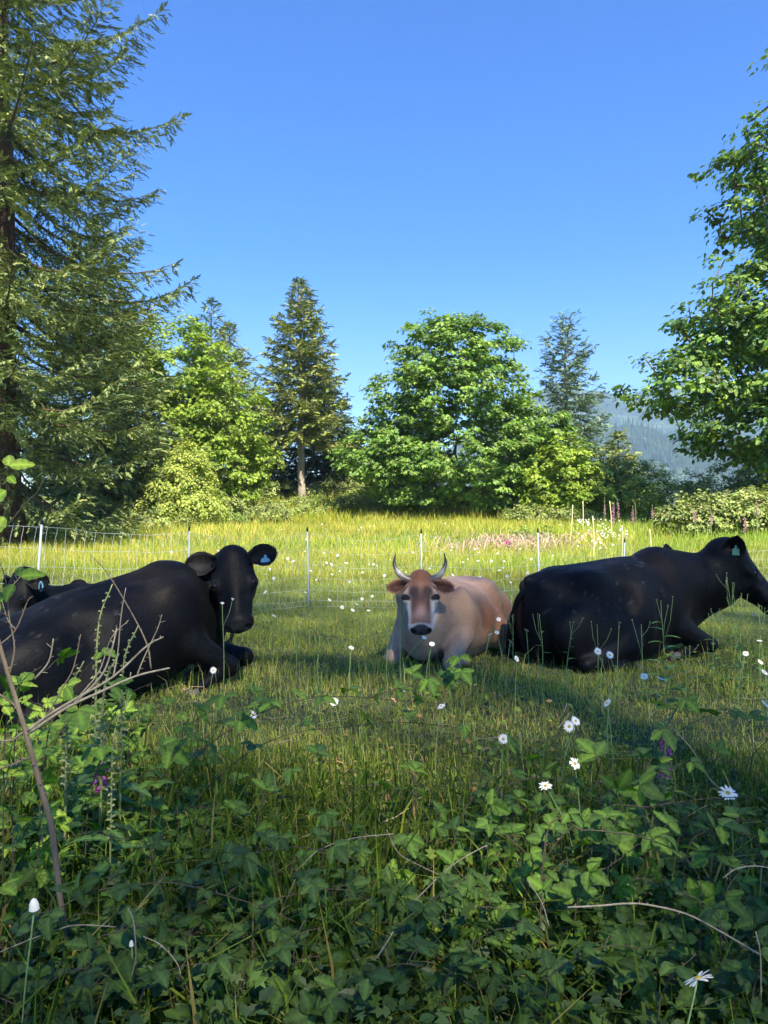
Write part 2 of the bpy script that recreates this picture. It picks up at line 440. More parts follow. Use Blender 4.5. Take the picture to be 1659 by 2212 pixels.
def conifer(name, label, cat, base, H, prof, z0, nbr, cols, seed=1, sprig_len=.28, dens=1.0, r0=.25, bark=None, droop=.25, tipup=.15, lean=(0, 0),
            group=None, hang=.3, side=None, npb=None, gap=0, spr_w=.16, nsp=7, bare=.12, whorl=5, tlf=.42):
    """prof: list of (fraction of height, branch length)"""
    r = np.random.RandomState(seed); base = np.asarray(base, float)
    root = obj(name, None, loc=base, label=label, cat=cat, group=group)
    zz = np.linspace(0, 1, 14)
    tp = np.stack([lean[0]*zz**1.3, lean[1]*zz, zz*H], -1); tp[1:-1, :2] += r.randn(12, 2)*.006*H*.4
    tr = r0*(1-zz)**.85+.012; tr[0] *= 1.35
    V, F = tube(tp, tr, 10)
    obj('trunk', make_mesh('trunk', V, F, bark or M_BARK, smooth=True), root)
    ab = Acc(); pos = []; dirs = []; nrm = []; tone = []; lens = []
    px, pl = zip(*prof)
    for k in range(nbr):
        wn_ = max(1, nbr//whorl); u = z0+(1-z0)*np.clip((k//whorl+.5+r.randn()*.13)/wn_, 0, .995)**.95
        az = k*2*pi/whorl+(k//whorl)*1.3+r.randn()*.3
        if side is not None and cos(az-side[0]) < side[1] and r.rand() < .85: continue
        Lb = np.interp(u, px, pl)*r.uniform(.72, 1.12)
        if r.rand() < gap: Lb *= .5
        p0 = np.array([np.interp(u*H, tp[:, 2], tp[:, 0]), np.interp(u*H, tp[:, 2], tp[:, 1]), u*H])
        rise = np.interp(u, [0, .5, .85, 1], [-.12, .05, .4, 1.1])+r.randn()*.07
        s = np.linspace(0, 1, 9)
        dr = droop*np.interp(u, [0, .6, 1], [1.2, .8, .05])
        bx = Lb*s; bz = Lb*(rise*s-dr*np.sin(s*pi*.62)+tipup*s**3)
        az2 = az+r.randn()*.12*s**2
        bp = p0+np.stack([bx*np.cos(az2), bx*np.sin(az2), bz], -1)
        br = np.maximum(.014*Lb*(1-s)+.004, .004)
        V, F = tube(bp, br, 4, cap=False); ab.add(V, F)
        # side twigs
        nt2 = max(4, int(Lb*9*dens))
        ss = bare+(1-bare)*np.sort(r.rand(nt2))**.85
        c = np.stack([np.interp(ss, s, bp[:, q]) for q in range(3)], -1)
        T = norm(np.stack([np.interp(ss, s, np.gradient(bp[:, q])) for q in range(3)], -1))
        sd = np.where(np.arange(nt2) % 2 == 0, 1, -1)[:, None]
        latv = norm(np.cross(T, [0, 0, 1.]))*sd
        tl = (Lb*tlf*(1-ss)**.6+.10*Lb**.5+.06)[:, None]*r.uniform(.6, 1.15, (nt2, 1))
        td = norm(T*.75+latv*r.uniform(.5, 1.0, (nt2, 1))+np.array([0, 0, -hang])*r.uniform(.2, 1.3, (nt2, 1)))
        ns = np.maximum(1, np.round(tl[:, 0]/(sprig_len*.55)).astype(int))
        for q in range(nt2):
            f = (np.arange(ns[q])+.3)/ns[q]
            pp = c[q]+td[q]*tl[q]*f[:, None]; pp[:, 2] -= hang*.5*tl[q]*f*f
            pos.append(pp); dirs.append(np.repeat((td[q]+np.array([0, 0, -hang*.5]))[None], ns[q], 0)); tone.append(np.full(ns[q], 1+.0*u)+r.randn()*.08)
        # tip
        pos.append(bp[-3:]); dirs.append(np.repeat(T[-1:], 3, 0)); tone.append(np.full(3, 1.1))
    obj('branches', ab.mesh('branches', bark or M_BARK), root)
    pos = np.concatenate(pos); tone = np.concatenate(tone); dirs = np.concatenate(dirs)
    wp = pos+base
    wt = np.where(pos[:, 1] > .5, .55, 1.0)
    wt = np.where((np.abs(wp[:, 0]) > .5*wp[:, 1]+1.2) | (wp[:, 2] > CAMZ+.67*wp[:, 1]+1), .3, wt)
    keep = r.rand(len(pos)) < wt
    pos, tone, dirs, wt = pos[keep], tone[keep], dirs[keep], wt[keep]
    dirs = norm(dirs+r.randn(len(pos), 3)*.22); tone = tone[:, None]
    n = len(pos); pick = r.rand(n); col = np.zeros((n, 3)); cum = 0
    for c, f in cols:
        sel = (pick >= cum) & (pick < cum+f); col[sel] = vary(int(sel.sum()), c, .16, .08, r); cum += f
    col = np.clip(col*tone, .004, 1)
    nr = norm(np.array([0, 0, 1.])+r.randn(n, 3)*.45)
    a = Acc()
    for q in range(4):
        sel = np.arange(q, n, 4)
        tV, tF = sprig(r, nsp, spr_w)
        scatter(a, tV, tF, pos[sel], frames(nr[sel], dirs[sel]), sprig_len*r.uniform(.7, 1.2, len(sel))/wt[sel]**.5, col[sel])
    obj('crown', a.mesh('crown', M_NEEDLE), root)
    return root

def at(px, Y, dz=0):
    x = (px-829.5)/1659*Y
    return np.array([x, Y, float(ground(x, Y))+dz])

SPR = [((.15, .20, .065), .55), ((.23, .27, .09), .27), ((.07, .11, .04), .18)]
FIR = [((0.189, 0.232, 0.051), 0.6), ((0.261, 0.275, 0.072), 0.25), ((0.102, 0.145, 0.043), 0.15)]
BLUE = [((0.112, 0.182, 0.105), 0.6), ((0.182, 0.252, 0.126), 0.3), ((0.07, 0.112, 0.07), 0.1)]
MAP1 = [((0.156, 0.273, 0.046), 0.6), ((0.234, 0.351, 0.058), 0.22), ((0.091, 0.169, 0.039), 0.18)]
MAP2 = [((0.228, 0.336, 0.036), 0.6), ((0.312, 0.408, 0.048), 0.3), ((0.12, 0.204, 0.036), 0.1)]
WIL = [((.34, .42, .08), .6), ((.44, .48, .12), .3), ((.2, .26, .07), .1)]

# the tall conifer at the left edge
conifer('tall_spruce', 'tall old spruce with drooping boughs filling the left edge of the picture', 'tree',
        at(14, 21, -.1), 21, [(0, 2.8), (.05, 3.9), (.14, 3.6), (.26, 4.3), (.40, 4.9), (.50, 4.4), (.60, 4.5), (.8, 3.1), (1, .3)], .055, 186, SPR, seed=4, whorl=6, tlf=.29, sprig_len=.18, dens=2.3, r0=.40,
        bark=M_BARK3, droop=.34, tipup=.20, hang=.42, lean=(-.25, 0), gap=.12, bare=.06, nsp=5, spr_w=.26)
# conifers
conifer('douglas_fir', 'olive green fir with a bare pale lower trunk standing alone on the bank', 'tree',
        at(652, 42, -.2), 12.3, [(0, 1.8), (.25, 2.75), (.4, 2.65), (.7, 1.7), (.9, .75), (1, .1)], .28, 190, FIR, seed=9, sprig_len=.32, dens=1.35, r0=.21, bark=M_BARK2,
        droop=.10, tipup=.1, hang=.3, lean=(-.12, 0), bare=.1, nsp=5, spr_w=.3)
conifer('slender_fir', 'thin open fir behind the right shoulder of the big round maple', 'tree',
        at(1222, 47, -.3), 11.9, [(0, 2.6), (.3, 3.1), (.5, 2.7), (.75, 1.8), (.92, 1.0), (1, .3)], .2, 130, BLUE, seed=12, sprig_len=.34, dens=1.0, r0=.2, droop=.12, tipup=.2,
        hang=.3, gap=.2, bare=.12, nsp=5, spr_w=.28)
GF = 'firs behind the left maple'
conifer('background_fir', 'blue green fir whose pointed top rises behind the left maple', 'tree',
        at(456, 50, -.5), 13.3, [(0, 3.5), (.3, 3.3), (.6, 2.2), (.85, 1.0), (1, .1)], .3, 110, BLUE, seed=15, sprig_len=.38, dens=.85, r0=.2, hang=.2, droop=.05, tipup=.2, nsp=5, spr_w=.28, group=GF)
conifer('background_fir', 'thin spire just left of the blue green fir behind the left maple', 'tree',
        at(422, 49, -.5), 11.9, [(0, 3), (.5, 2.0), (.85, .8), (.9, .3), (1, .1)], .4, 70, BLUE, seed=16, sprig_len=.38, dens=.85, r0=.18, hang=.2, droop=.05, tipup=.2, nsp=5, spr_w=.28, group=GF)
conifer('background_fir', 'fir with an upswept right side, in the gap between left maple and lone fir', 'tree',
        at(495, 45, -.5), 10.8, [(0, 3.4), (.3, 2.9), (.6, 1.9), (.9, .6), (1, .1)], .1, 150, FIR, seed=17, sprig_len=.36, dens=1.1, r0=.18, hang=.1, droop=.0, tipup=.25, nsp=5, spr_w=.28, group=GF)
conifer('background_fir', 'low dark fir at the left foot of the lone fir with the pale trunk', 'tree',
        at(560, 46, -.5), 6.6, [(0, 2.8), (.3, 2.4), (.6, 1.6), (1, .1)], .03, 110, FIR, seed=18, sprig_len=.36, dens=1.1, r0=.15, hang=.2, droop=.05, tipup=.2, nsp=5, spr_w=.3, group=GF)
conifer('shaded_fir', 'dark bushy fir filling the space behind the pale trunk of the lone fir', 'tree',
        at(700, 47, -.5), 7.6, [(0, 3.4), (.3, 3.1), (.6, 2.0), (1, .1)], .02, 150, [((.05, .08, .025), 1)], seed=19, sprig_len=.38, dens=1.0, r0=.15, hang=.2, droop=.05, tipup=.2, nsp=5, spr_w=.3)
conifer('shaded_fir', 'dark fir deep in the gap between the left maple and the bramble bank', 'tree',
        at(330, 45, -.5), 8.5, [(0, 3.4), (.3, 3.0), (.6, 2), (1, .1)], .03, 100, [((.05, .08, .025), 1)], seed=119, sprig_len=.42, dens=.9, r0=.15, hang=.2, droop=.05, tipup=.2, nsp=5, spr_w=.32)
conifer('leaning_spruce', 'pointed dark spruce rising close behind the boughs of the tall left spruce', 'tree',
        at(205, 31, -.3), 12.6, [(0, 3.0), (.3, 3.0), (.6, 2.5), (.85, 1.2), (1, .1)], .15, 170, SPR, seed=21, sprig_len=.36, dens=1.15, r0=.22, hang=.4, droop=.15, tipup=.2, nsp=5, spr_w=.28)
conifer('young_fir', 'short olive fir between the yellow green maple and the distant hill', 'tree',
        at(1335, 43, -.5), 4.9, [(0, 2.0), (.3, 1.7), (.6, 1.1), (1, .1)], .03, 100, FIR, seed=22, sprig_len=.36, dens=1.1, r0=.1, hang=.2, droop=.0, tipup=.25, nsp=5, spr_w=.3)

# maples
broadleaf('bigleaf_maple', 'large round maple standing free at the far edge of the meadow', 'tree',
          at(985, 36, -.1), 5.4, [(0.14, 0, 3.2, 4.66, 3.4, 2.2), (-0.08, 0, 5.8, 4.35, 3.2, 2.1), (-0.08, 0, 7.8, 3.18, 2.5, 1.9), (-3.75, 0, 2.7, 2.12, 1.9, 1.6), (3.5, 0, 4.4, 1.8, 1.8, 1.5), (1.5, 0, 1.5, 3.5, 2.2, 1.2), (-1.86, -0.3, 1.2, 1.7, 1.6, 0.8), (-0.5, 0, 8.9, 1.38, 1.3, 0.9), (3.0, 0, 1.6, 1.9, 1.8, 1.2), (-2.3, -.2, 4.5, 2.1, 1.8, 1.6), (-2.6, -.6, 2.4, 2.2, 1.8, 1.5)],
          1100, 44, .215, MAP1, r0=.20, crad=(.42, .72), seed=3, lo=.36, flat=.42, tmpl='far')
broadleaf('left_maple', 'broad bright green maple growing between the tall spruce and the lone fir', 'tree',
          at(385, 37, -.3), 5, [(-.4, 0, 7.3, 3.1, 2.4, 2.6), (-1.2, 0, 4.6, 4.0, 2.6, 2.8), (2.1, -.4, 4.9, 2.5, 2.2, 2.7), (2.8, -.6, 2.4, 2.4, 2.0, 1.9), (-2.8, 0, 7.6, 2.2, 1.6, 1.9), (-4.6, -1, 2.6, 2.4, 2, 2.2)],
          800, 46, .20, [((.21, .31, .035), .6), ((.28, .37, .045), .25), ((.12, .2, .035), .15)], r0=.18, crad=(.42, .75), seed=5, lo=.45, flat=.5, tmpl='far')
broadleaf('yellow_green_maple', 'low yellow green maple touching the right side of the large round maple', 'tree',
          at(1212, 34.5, -.1), 1.9, [(0, 0, 2.0, 2.0, 1.7, 1.6), (.2, 0, 3.0, 1.25, 1.1, 1.0), (.8, -.3, 1.0, 1.5, 1.2, .9), (-1.0, 0, 1.3, 1.4, 1.2, 1.1)],
          230, 50, .19, MAP2, r0=.08, crad=(.35, .6), seed=6, lo=.4, flat=.5, tmpl='far')
broadleaf('willow_bush', 'pale feathery willow bush in front of the left maple', 'bush',
          at(402, 31, -.1), 1.2, [(0, 0, 1.6, 1.5, 1.2, 1.5), (0, 0, 2.6, .85, .7, 1.05), (-.5, -.2, .9, 1.3, 1.1, .9), (.5, -.2, .9, 1.2, 1.1, .9)],
          330, 62, .12, WIL, r0=.05, crad=(.25, .45), seed=8, lo=.4, flat=.9, tmpl='oval', up=.4, m=M_SHRUB)
broadleaf('background_maple', 'hazy green maple filling the gap between the lone fir and the round maple', 'tree',
          at(775, 47, -.3), 3, [(0, 0, 2.2, 2.3, 1.6, 2.3), (-1.5, 0, 1.6, 1.6, 1.4, 1.6), (1.4, 0, 1.8, 1.6, 1.4, 1.8)], 230, 46, .22, MAP1, r0=.08, crad=(.4, .7), seed=301, lo=.3, flat=.6, tmpl='far', group='maples behind the round maple')
broadleaf('background_maple', 'green maple behind the right skirt of the round maple, under the thin fir', 'tree',
          at(1130, 45, -.3), 3, [(0, 0, 2.6, 2.4, 1.6, 2.6), (2.0, 0, 1.8, 2.0, 1.4, 1.8)], 200, 46, .22, MAP1, r0=.08, crad=(.4, .7), seed=302, lo=.3, flat=.6, tmpl='far', group='maples behind the round maple')
# right side: big maple whose trunk is outside the frame
RM = [((0.123, 0.225, 0.041), 0.58), ((0.246, 0.362, 0.051), 0.2), ((0.072, 0.138, 0.036), 0.22)]
broadleaf('right_maple', 'spreading maple at the right edge whose low boughs hang over the meadow', 'tree',
          at(1850, 26, -.1), 6, [(1.2, 0.0, 2.6, 4.8, 3.6, 1.7), (-.6, 0, 2.3, 2.6, 2.4, 1.0), (0.55, 0.0, 5.79, 6.58, 5.48, 3.15), (-1.1, 0.0, 7.85, 4.79, 4.38, 2.06), (-2.6, 0.0, 3.46, 3.43, 3.29, 1.51), (-5.3, 0, 4.97, 2.6, 2.47, 1.23), (-1.78, -0.69, 2.57, 2.88, 2.47, 0.96), (-4.25, 0.0, 6.75, 2.19, 2.19, 1.23)],
          860, 46, .205, RM, r0=.40, crad=(.5, .9), seed=13, lo=.5, flat=.36)
broadleaf('right_maple', 'taller maple at the upper right corner, its boughs reaching out above the lower one', 'tree',
          at(1965, 26.7, -.1), 14, [(0.0, 0.0, 13.46, 6.3, 4.93, 2.06), (-1.37, 0.0, 11.27, 5.75, 4.38, 1.51), (0.69, 0.0, 17.03, 5.48, 4.38, 2.19), (-3.84, 0.0, 12.78, 3.56, 2.74, 0.82), (-2.19, 0.0, 9.76, 3.7, 3.15, 0.96)],
          600, 46, .21, RM, r0=.44, crad=(.5, .9), seed=14, lo=.45, flat=.40)

# bushes on the right, low ones beyond the meadow
def bush(px, Y, w_, h_, seed, col, label, n=70, nl=42, size=.11, name='bush', tm='oval', cat='bush', group=None, base_dz=-.1, m=None):
    return broadleaf(name, label, cat, at(px, Y, base_dz), h_*.4, [(0, 0, h_*.45, w_, w_*.8, h_*.5), (w_*.45, -.1, h_*.35, w_*.6, w_*.5, h_*.38), (-w_*.4, 0, h_*.4, w_*.6, w_*.6, h_*.42)],
                     n, nl, size, col, r0=.03, crad=(.2, .42), seed=seed, lo=.35, flat=.7, tmpl=tm, m=m or M_SHRUB, group=group)
BR1 = [((0.163, 0.25, 0.05), 0.6), ((0.25, 0.325, 0.075), 0.3), ((0.1, 0.15, 0.05), 0.1)]
BR2 = [((.25, .32, .085), .6), ((.34, .36, .14), .3), ((.15, .19, .08), .1)]
G1 = 'hedge bushes beyond the right of the meadow'
for q, (px, Y, w_, h_, lb) in enumerate([
        (1300, 39, 1.5, 2.9, 'hedge bush just right of the yellow green maple, under the short olive fir'),
        (1375, 37, 2.0, 3.5, 'rounded hedge bush below the gap where the hill shows'),
        (1440, 28, 1.5, 2.2, 'low hedge bush under the tip of the right maple bough'),
        (1515, 22.5, 1.25, 1.35, 'pale hedge bush under the right maple, behind the tall foxgloves'),
        (1595, 22.5, 1.3, 1.5, 'pale hedge bush under the right maple, second from the right edge'),
        (1685, 22.5, 1.4, 1.7, 'hedge bush cut by the right edge of the picture'),
        (1560, 31, 1.9, 2.7, 'tall hedge bush standing behind the pale ones at the right'), (1665, 31, 1.9, 2.8, 'tall hedge bush behind the pale ones, cut by the right edge'),
        (1140, 33, 1.2, .95, 'low bush at the foot of the yellow green maple, left side'),
        (1240, 32, 1.3, .8, 'low bush at the foot of the yellow green maple, right side')]):
    bush(px, Y, w_, h_, 40+q, BR1 if q < 3 else BR2, lb, n=int(50+22*w_*h_), size=.13, group=G1)
# bramble mounds on the bank
G2 = 'bramble mounds on the bank behind the meadow'
for q, (px, Y, w_, h_, lb) in enumerate([
        (110, 27, 1.7, 1.0, 'low green bramble mound behind the shadow of the tall spruce'),
        (215, 31, 2.0, 1.25, 'bramble mound under the right boughs of the tall spruce'),
        (330, 30, 1.8, .9, 'bramble mound in front of the pale willow bush'),
        (430, 33, 2.0, 1.1, 'bramble mound right of the willow bush at the meadow edge'),
        (540, 35, 2.3, 1.35, 'dark rounded bramble mound below the left maple'),
        (625, 37, 1.8, 1.1, 'bramble mound at the foot of the lone fir'),
        (700, 38.5, 1.8, .95, 'bramble mound right below the pale fir trunk'),
        (775, 38.5, 1.9, 1.1, 'bramble mound between the lone fir and the round maple'),
        (840, 37, 1.6, 1.0, 'bramble mound at the left skirt of the round maple'),
        (480, 41, 2.2, 1.9, 'tall bramble mound on the bank under the left maple'),
        (600, 43, 2.0, 1.5, 'bramble mound left of the pale fir trunk, high on the bank'),
        (740, 44, 2.2, 1.5, 'bramble mound high on the bank right of the pale fir trunk'),
        (830, 43, 2.2, 1.4, 'bramble mound high on the bank left of the round maple')]):
    bush(px, Y, w_, h_, 60+q, BR2 if q % 3 else BR1, lb, n=int(40+18*w_*h_), nl=42, size=.12, name='bramble_mound', cat='bramble', group=G2, base_dz=-.15)

M_THIN = leaf_mat('thin_sunlit_leaf', trans=.6, rough=.5, spec=.3, tgain=(1.25, 1.15, .5))
# trees that shade the cows: they stand behind the camera
def shade_tree(x, y, lb, seed):
    r = np.random.RandomState(seed)
    broadleaf('shade_maple', lb, 'tree', (x, y, float(ground(x, y))), 27,
              [(0, 0, 31, 2.6, 2.4, 7.6), (0, 0, 31, 2.6, 2.4, 7.6), (1.2, .5, 23, 2.8, 2.6, 3.4), (-1.4, -.5, 22, 2.8, 2.6, 3.4), (0, 0, 20, 2.8, 2.6, 3.4), (.6, 0, 21, 2.6, 2.4, 3.0)], 170, 46, .235,
              [((.34, .40, .08), 1)], m=M_THIN, r0=.42, crad=(2.4, 3.6), seed=seed, lo=.0, flat=1.0, tmpl='oval', group='tall maples behind the camera')
for q, (x, y, lb) in enumerate([(-6.5, -16, 'tall maple farthest left behind the camera'), (-1.6, -15.2, 'tall maple second from the left behind the camera'),
        (3.2, -16, 'tall maple third from the left behind the camera'), (8.0, -15.4, 'tall maple third from the right behind the camera'),
        (12.8, -16, 'tall maple second from the right behind the camera'), (17.6, -15.4, 'tall maple near the right end behind the camera'), (22.4, -16, 'tall maple farthest right behind the camera')]):
    shade_tree(x, y, lb, 80+q)
# ================================================================ CATTLE
def smin(a, b, k):
    h = np.clip(.5+.5*(b-a)/k, 0, 1)
    return b*(1-h)+a*h-k*h*(1-h)

class Field:
    """a list of smoothly joined solids, evaluated on any points"""
    def __init__(s): s.ops = []
    def ell(s, c, r, k=.05, R_=None, sub=False): s.ops.append(('e', np.array(c, float), np.array(r, float), k, R_, sub)); return s
    def cone(s, a, b, ra, rb, k=.05): s.ops.append(('c', np.array(a, float), np.array(b, float), k, (ra, rb), False)); return s
    def sweep(s, tab, k=.05): s.ops.append(('s', np.array(tab, float), None, k, None, False)); return s
    def ev(s, P_):
        D = np.full(len(P_), .6)
        for typ, a, b, k, x, sub in s.ops:
            if typ == 's':
                lo = [a[:, 0].min()-.2, -1, -1]; hi = [a[:, 0].max()+.2, 1, 2]
            elif typ == 'e': lo = a-b.max()-k-.12; hi = a+b.max()+k+.12
            else:
                m_ = max(x)+k+.12; lo = np.minimum(a, b)-m_; hi = np.maximum(a, b)+m_
            sel = np.where(((P_ > lo) & (P_ < hi)).all(1))[0]
            if not len(sel): continue
            q = P_[sel]
            if typ == 'e':
                q = q-a
                if x is not None: q = q@x
                k0 = np.linalg.norm(q/b, axis=1); k1 = np.linalg.norm(q/(b*b), axis=1)
                d = k0*(k0-1)/np.maximum(k1, 1e-6)
            elif typ == 'c':
                ab = b-a; t = np.clip(((q-a)@ab)/(ab@ab), 0, 1)
                d = np.linalg.norm(q-a-t[:, None]*ab, axis=1)-(x[0]+(x[1]-x[0])*t)
            else:
                X = q[:, 0]
                top = np.interp(X, a[:, 0], a[:, 1]); bot = np.interp(X, a[:, 0], a[:, 2]); w_ = np.interp(X, a[:, 0], a[:, 3]); ex = np.interp(X, a[:, 0], a[:, 4])
                c = (top+bot)/2; h = (top-bot)/2
                u = ((np.abs(q[:, 1])/w_)**ex+(np.abs(q[:, 2]-c)/h)**ex)**(1/ex)
                d = (u-1)*np.minimum(w_, h)*.9
                e = np.maximum(a[0, 0]-X, X-a[-1, 0]); d = np.where(e > 0, np.maximum(d, 0)+e, d)
            if sub: D[sel] = -smin(-D[sel], d, k)
            else: D[sel] = smin(D[sel], d, k)
        return D

def smooth_tab(tab, n=60):
    """resample the body stations along x with a smooth curve"""
    t = np.array(tab, float); s = spline(t, 8)
    return s[np.argsort(s[:, 0])]

def surface_nets(field, lo, hi, h):
    lo = np.array(lo, float); n = np.ceil((np.array(hi)-lo)/h).astype(int)+1
    ax = [lo[i]+h*np.arange(n[i]) for i in range(3)]
    G = np.stack(np.meshgrid(*ax, indexing='ij'), -1).reshape(-1, 3)
    D = np.concatenate([field.ev(G[i:i+400000]) for i in range(0, len(G), 400000)]).reshape(n)
    ins = D < 0
    s = [slice(0, -1), slice(1, None)]
    corners = [(a, b, c) for a in (0, 1) for b in (0, 1) for c in (0, 1)]
    cnt = sum(ins[s[a], s[b], s[c]].astype(int) for a, b, c in corners)
    act = (cnt > 0) & (cnt < 8)
    idx = np.full(act.shape, -1, np.int64); A = np.argwhere(act); idx[act] = np.arange(len(A))
    acc = np.zeros((len(A), 3)); wn = np.zeros(len(A))
    for ax_ in range(3):
        for b in (0, 1):
            for c in (0, 1):
                o1 = [0, 0, 0]; oth = [q for q in range(3) if q != ax_]; o1[oth[0]] = b; o1[oth[1]] = c
                o2 = list(o1); o2[ax_] = 1
                i1 = A+o1; i2 = A+o2
                d1 = D[i1[:, 0], i1[:, 1], i1[:, 2]]; d2 = D[i2[:, 0], i2[:, 1], i2[:, 2]]
                cr = (d1 < 0) != (d2 < 0); t = np.where(cr, d1/np.where(cr, d1-d2, 1), 0)
                p = np.array(o1)[None]+0.0*t[:, None]; p = p.astype(float).repeat(1, 0); p = np.broadcast_to(p, (len(A), 3)).copy(); p[:, ax_] = t
                acc[cr] += p[cr]; wn[cr] += 1
    V = lo+h*(A+acc/np.maximum(wn, 1)[:, None])
    F = []
    for ax_ in range(3):
        o = [q for q in range(3) if q != ax_]
        sl1 = [slice(1, -1)]*3; sl1[ax_] = slice(0, -1); sl2 = list(sl1); sl2[ax_] = slice(1, None)
        a1 = ins[tuple(sl1)]; a2 = ins[tuple(sl2)]
        E = np.argwhere(a1 != a2)
        if not len(E): continue
        off = np.array([1, 1, 1]); off[ax_] = 0; E0 = E+off
        flip = a1[E[:, 0], E[:, 1], E[:, 2]]
        def id_(d0, d1):
            q = E0.copy(); q[:, o[0]] -= d0; q[:, o[1]] -= d1
            return idx[q[:, 0], q[:, 1], q[:, 2]]
        f = np.stack([id_(0, 0), id_(1, 0), id_(1, 1), id_(0, 1)], -1)
        if ax_ == 1: flip = ~flip
        f[~flip] = f[~flip][:, ::-1]
        F.append(f)
    return V, np.concatenate(F)

def coat_mat(name, rough=.5, spec=.35, streak=.25, sheen=.15, bump=.35, tint=(1, 1, 1)):
    m, nt, out = mat(name); L = nt.links.new
    a = N(nt, 'ShaderNodeAttribute', attribute_name='Col')
    tc = N(nt, 'ShaderNodeTexCoord')
    mp = N(nt, 'ShaderNodeMapping'); mp.inputs['Scale'].default_value = (.5, 1, .35); L(tc.outputs['Object'], mp.inputs[0])
    n1 = N(nt, 'ShaderNodeTexNoise', i_Scale=120.0, i_Detail=3.0); L(mp.outputs[0], n1.inputs['Vector'])
    n2 = N(nt, 'ShaderNodeTexNoise', i_Scale=9.0, i_Detail=5.0); L(mp.outputs[0], n2.inputs['Vector'])
    r = ramp(nt, n1.outputs[0], [(.3, [1-streak]*3), (.7, [1+streak]*3)])
    r2 = ramp(nt, n2.outputs[0], [(.35, [1-streak]*3), (.65, [1+streak]*3)])
    x1 = N(nt, 'ShaderNodeMix', data_type='RGBA', blend_type='MULTIPLY'); x1.inputs[0].default_value = 1
    x2 = N(nt, 'ShaderNodeMix', data_type='RGBA', blend_type='MULTIPLY'); x2.inputs[0].default_value = 1
    L(a.outputs['Color'], x1.inputs[6]); L(r.outputs[0], x1.inputs[7]); L(x1.outputs[2], x2.inputs[6]); L(r2.outputs[0], x2.inputs[7])
    p = N(nt, 'ShaderNodeBsdfPrincipled', i_Roughness=rough); p.inputs['Specular IOR Level'].default_value = spec
    p.inputs['Sheen Weight'].default_value = sheen; p.inputs['Sheen Roughness'].default_value = .4
    L(x2.outputs[2], p.inputs['Base Color'])
    b = N(nt, 'ShaderNodeBump', i_Strength=bump, i_Distance=.006); L(n1.outputs[0], b.inputs['Height'])
    b2 = N(nt, 'ShaderNodeBump', i_Strength=.25, i_Distance=.03); L(n2.outputs[0], b2.inputs['Height']); L(b.outputs[0], b2.inputs['Normal']); L(b2.outputs[0], p.inputs['Normal'])
    L(p.outputs[0], out.inputs['Surface'])
    return m
M_BLACK = coat_mat('black_coat', rough=.55, spec=.11, streak=.4, sheen=.02)
M_FAWN = coat_mat('fawn_coat', rough=.7, spec=.2, streak=.12, sheen=.2)
M_EYE = flat_mat('wet_dark_eye', (.006, .004, .003), rough=.08, spec=.8)
M_HOOF = flat_mat('hoof_horn', (.11, .095, .085), rough=.6, bump=.3, bscale=60, var=.25)
M_HORN = leaf_mat('horn', trans=0, rough=.38, spec=.5)
M_TAG = flat_mat('pale_blue_plastic_tag', (.16, .40, .52), rough=.45, var=.08)
M_TAGG = flat_mat('green_plastic_tag', (.05, .16, .12), rough=.45, var=.08)

def unit(v): v = np.array(v, float); return v/np.linalg.norm(v)

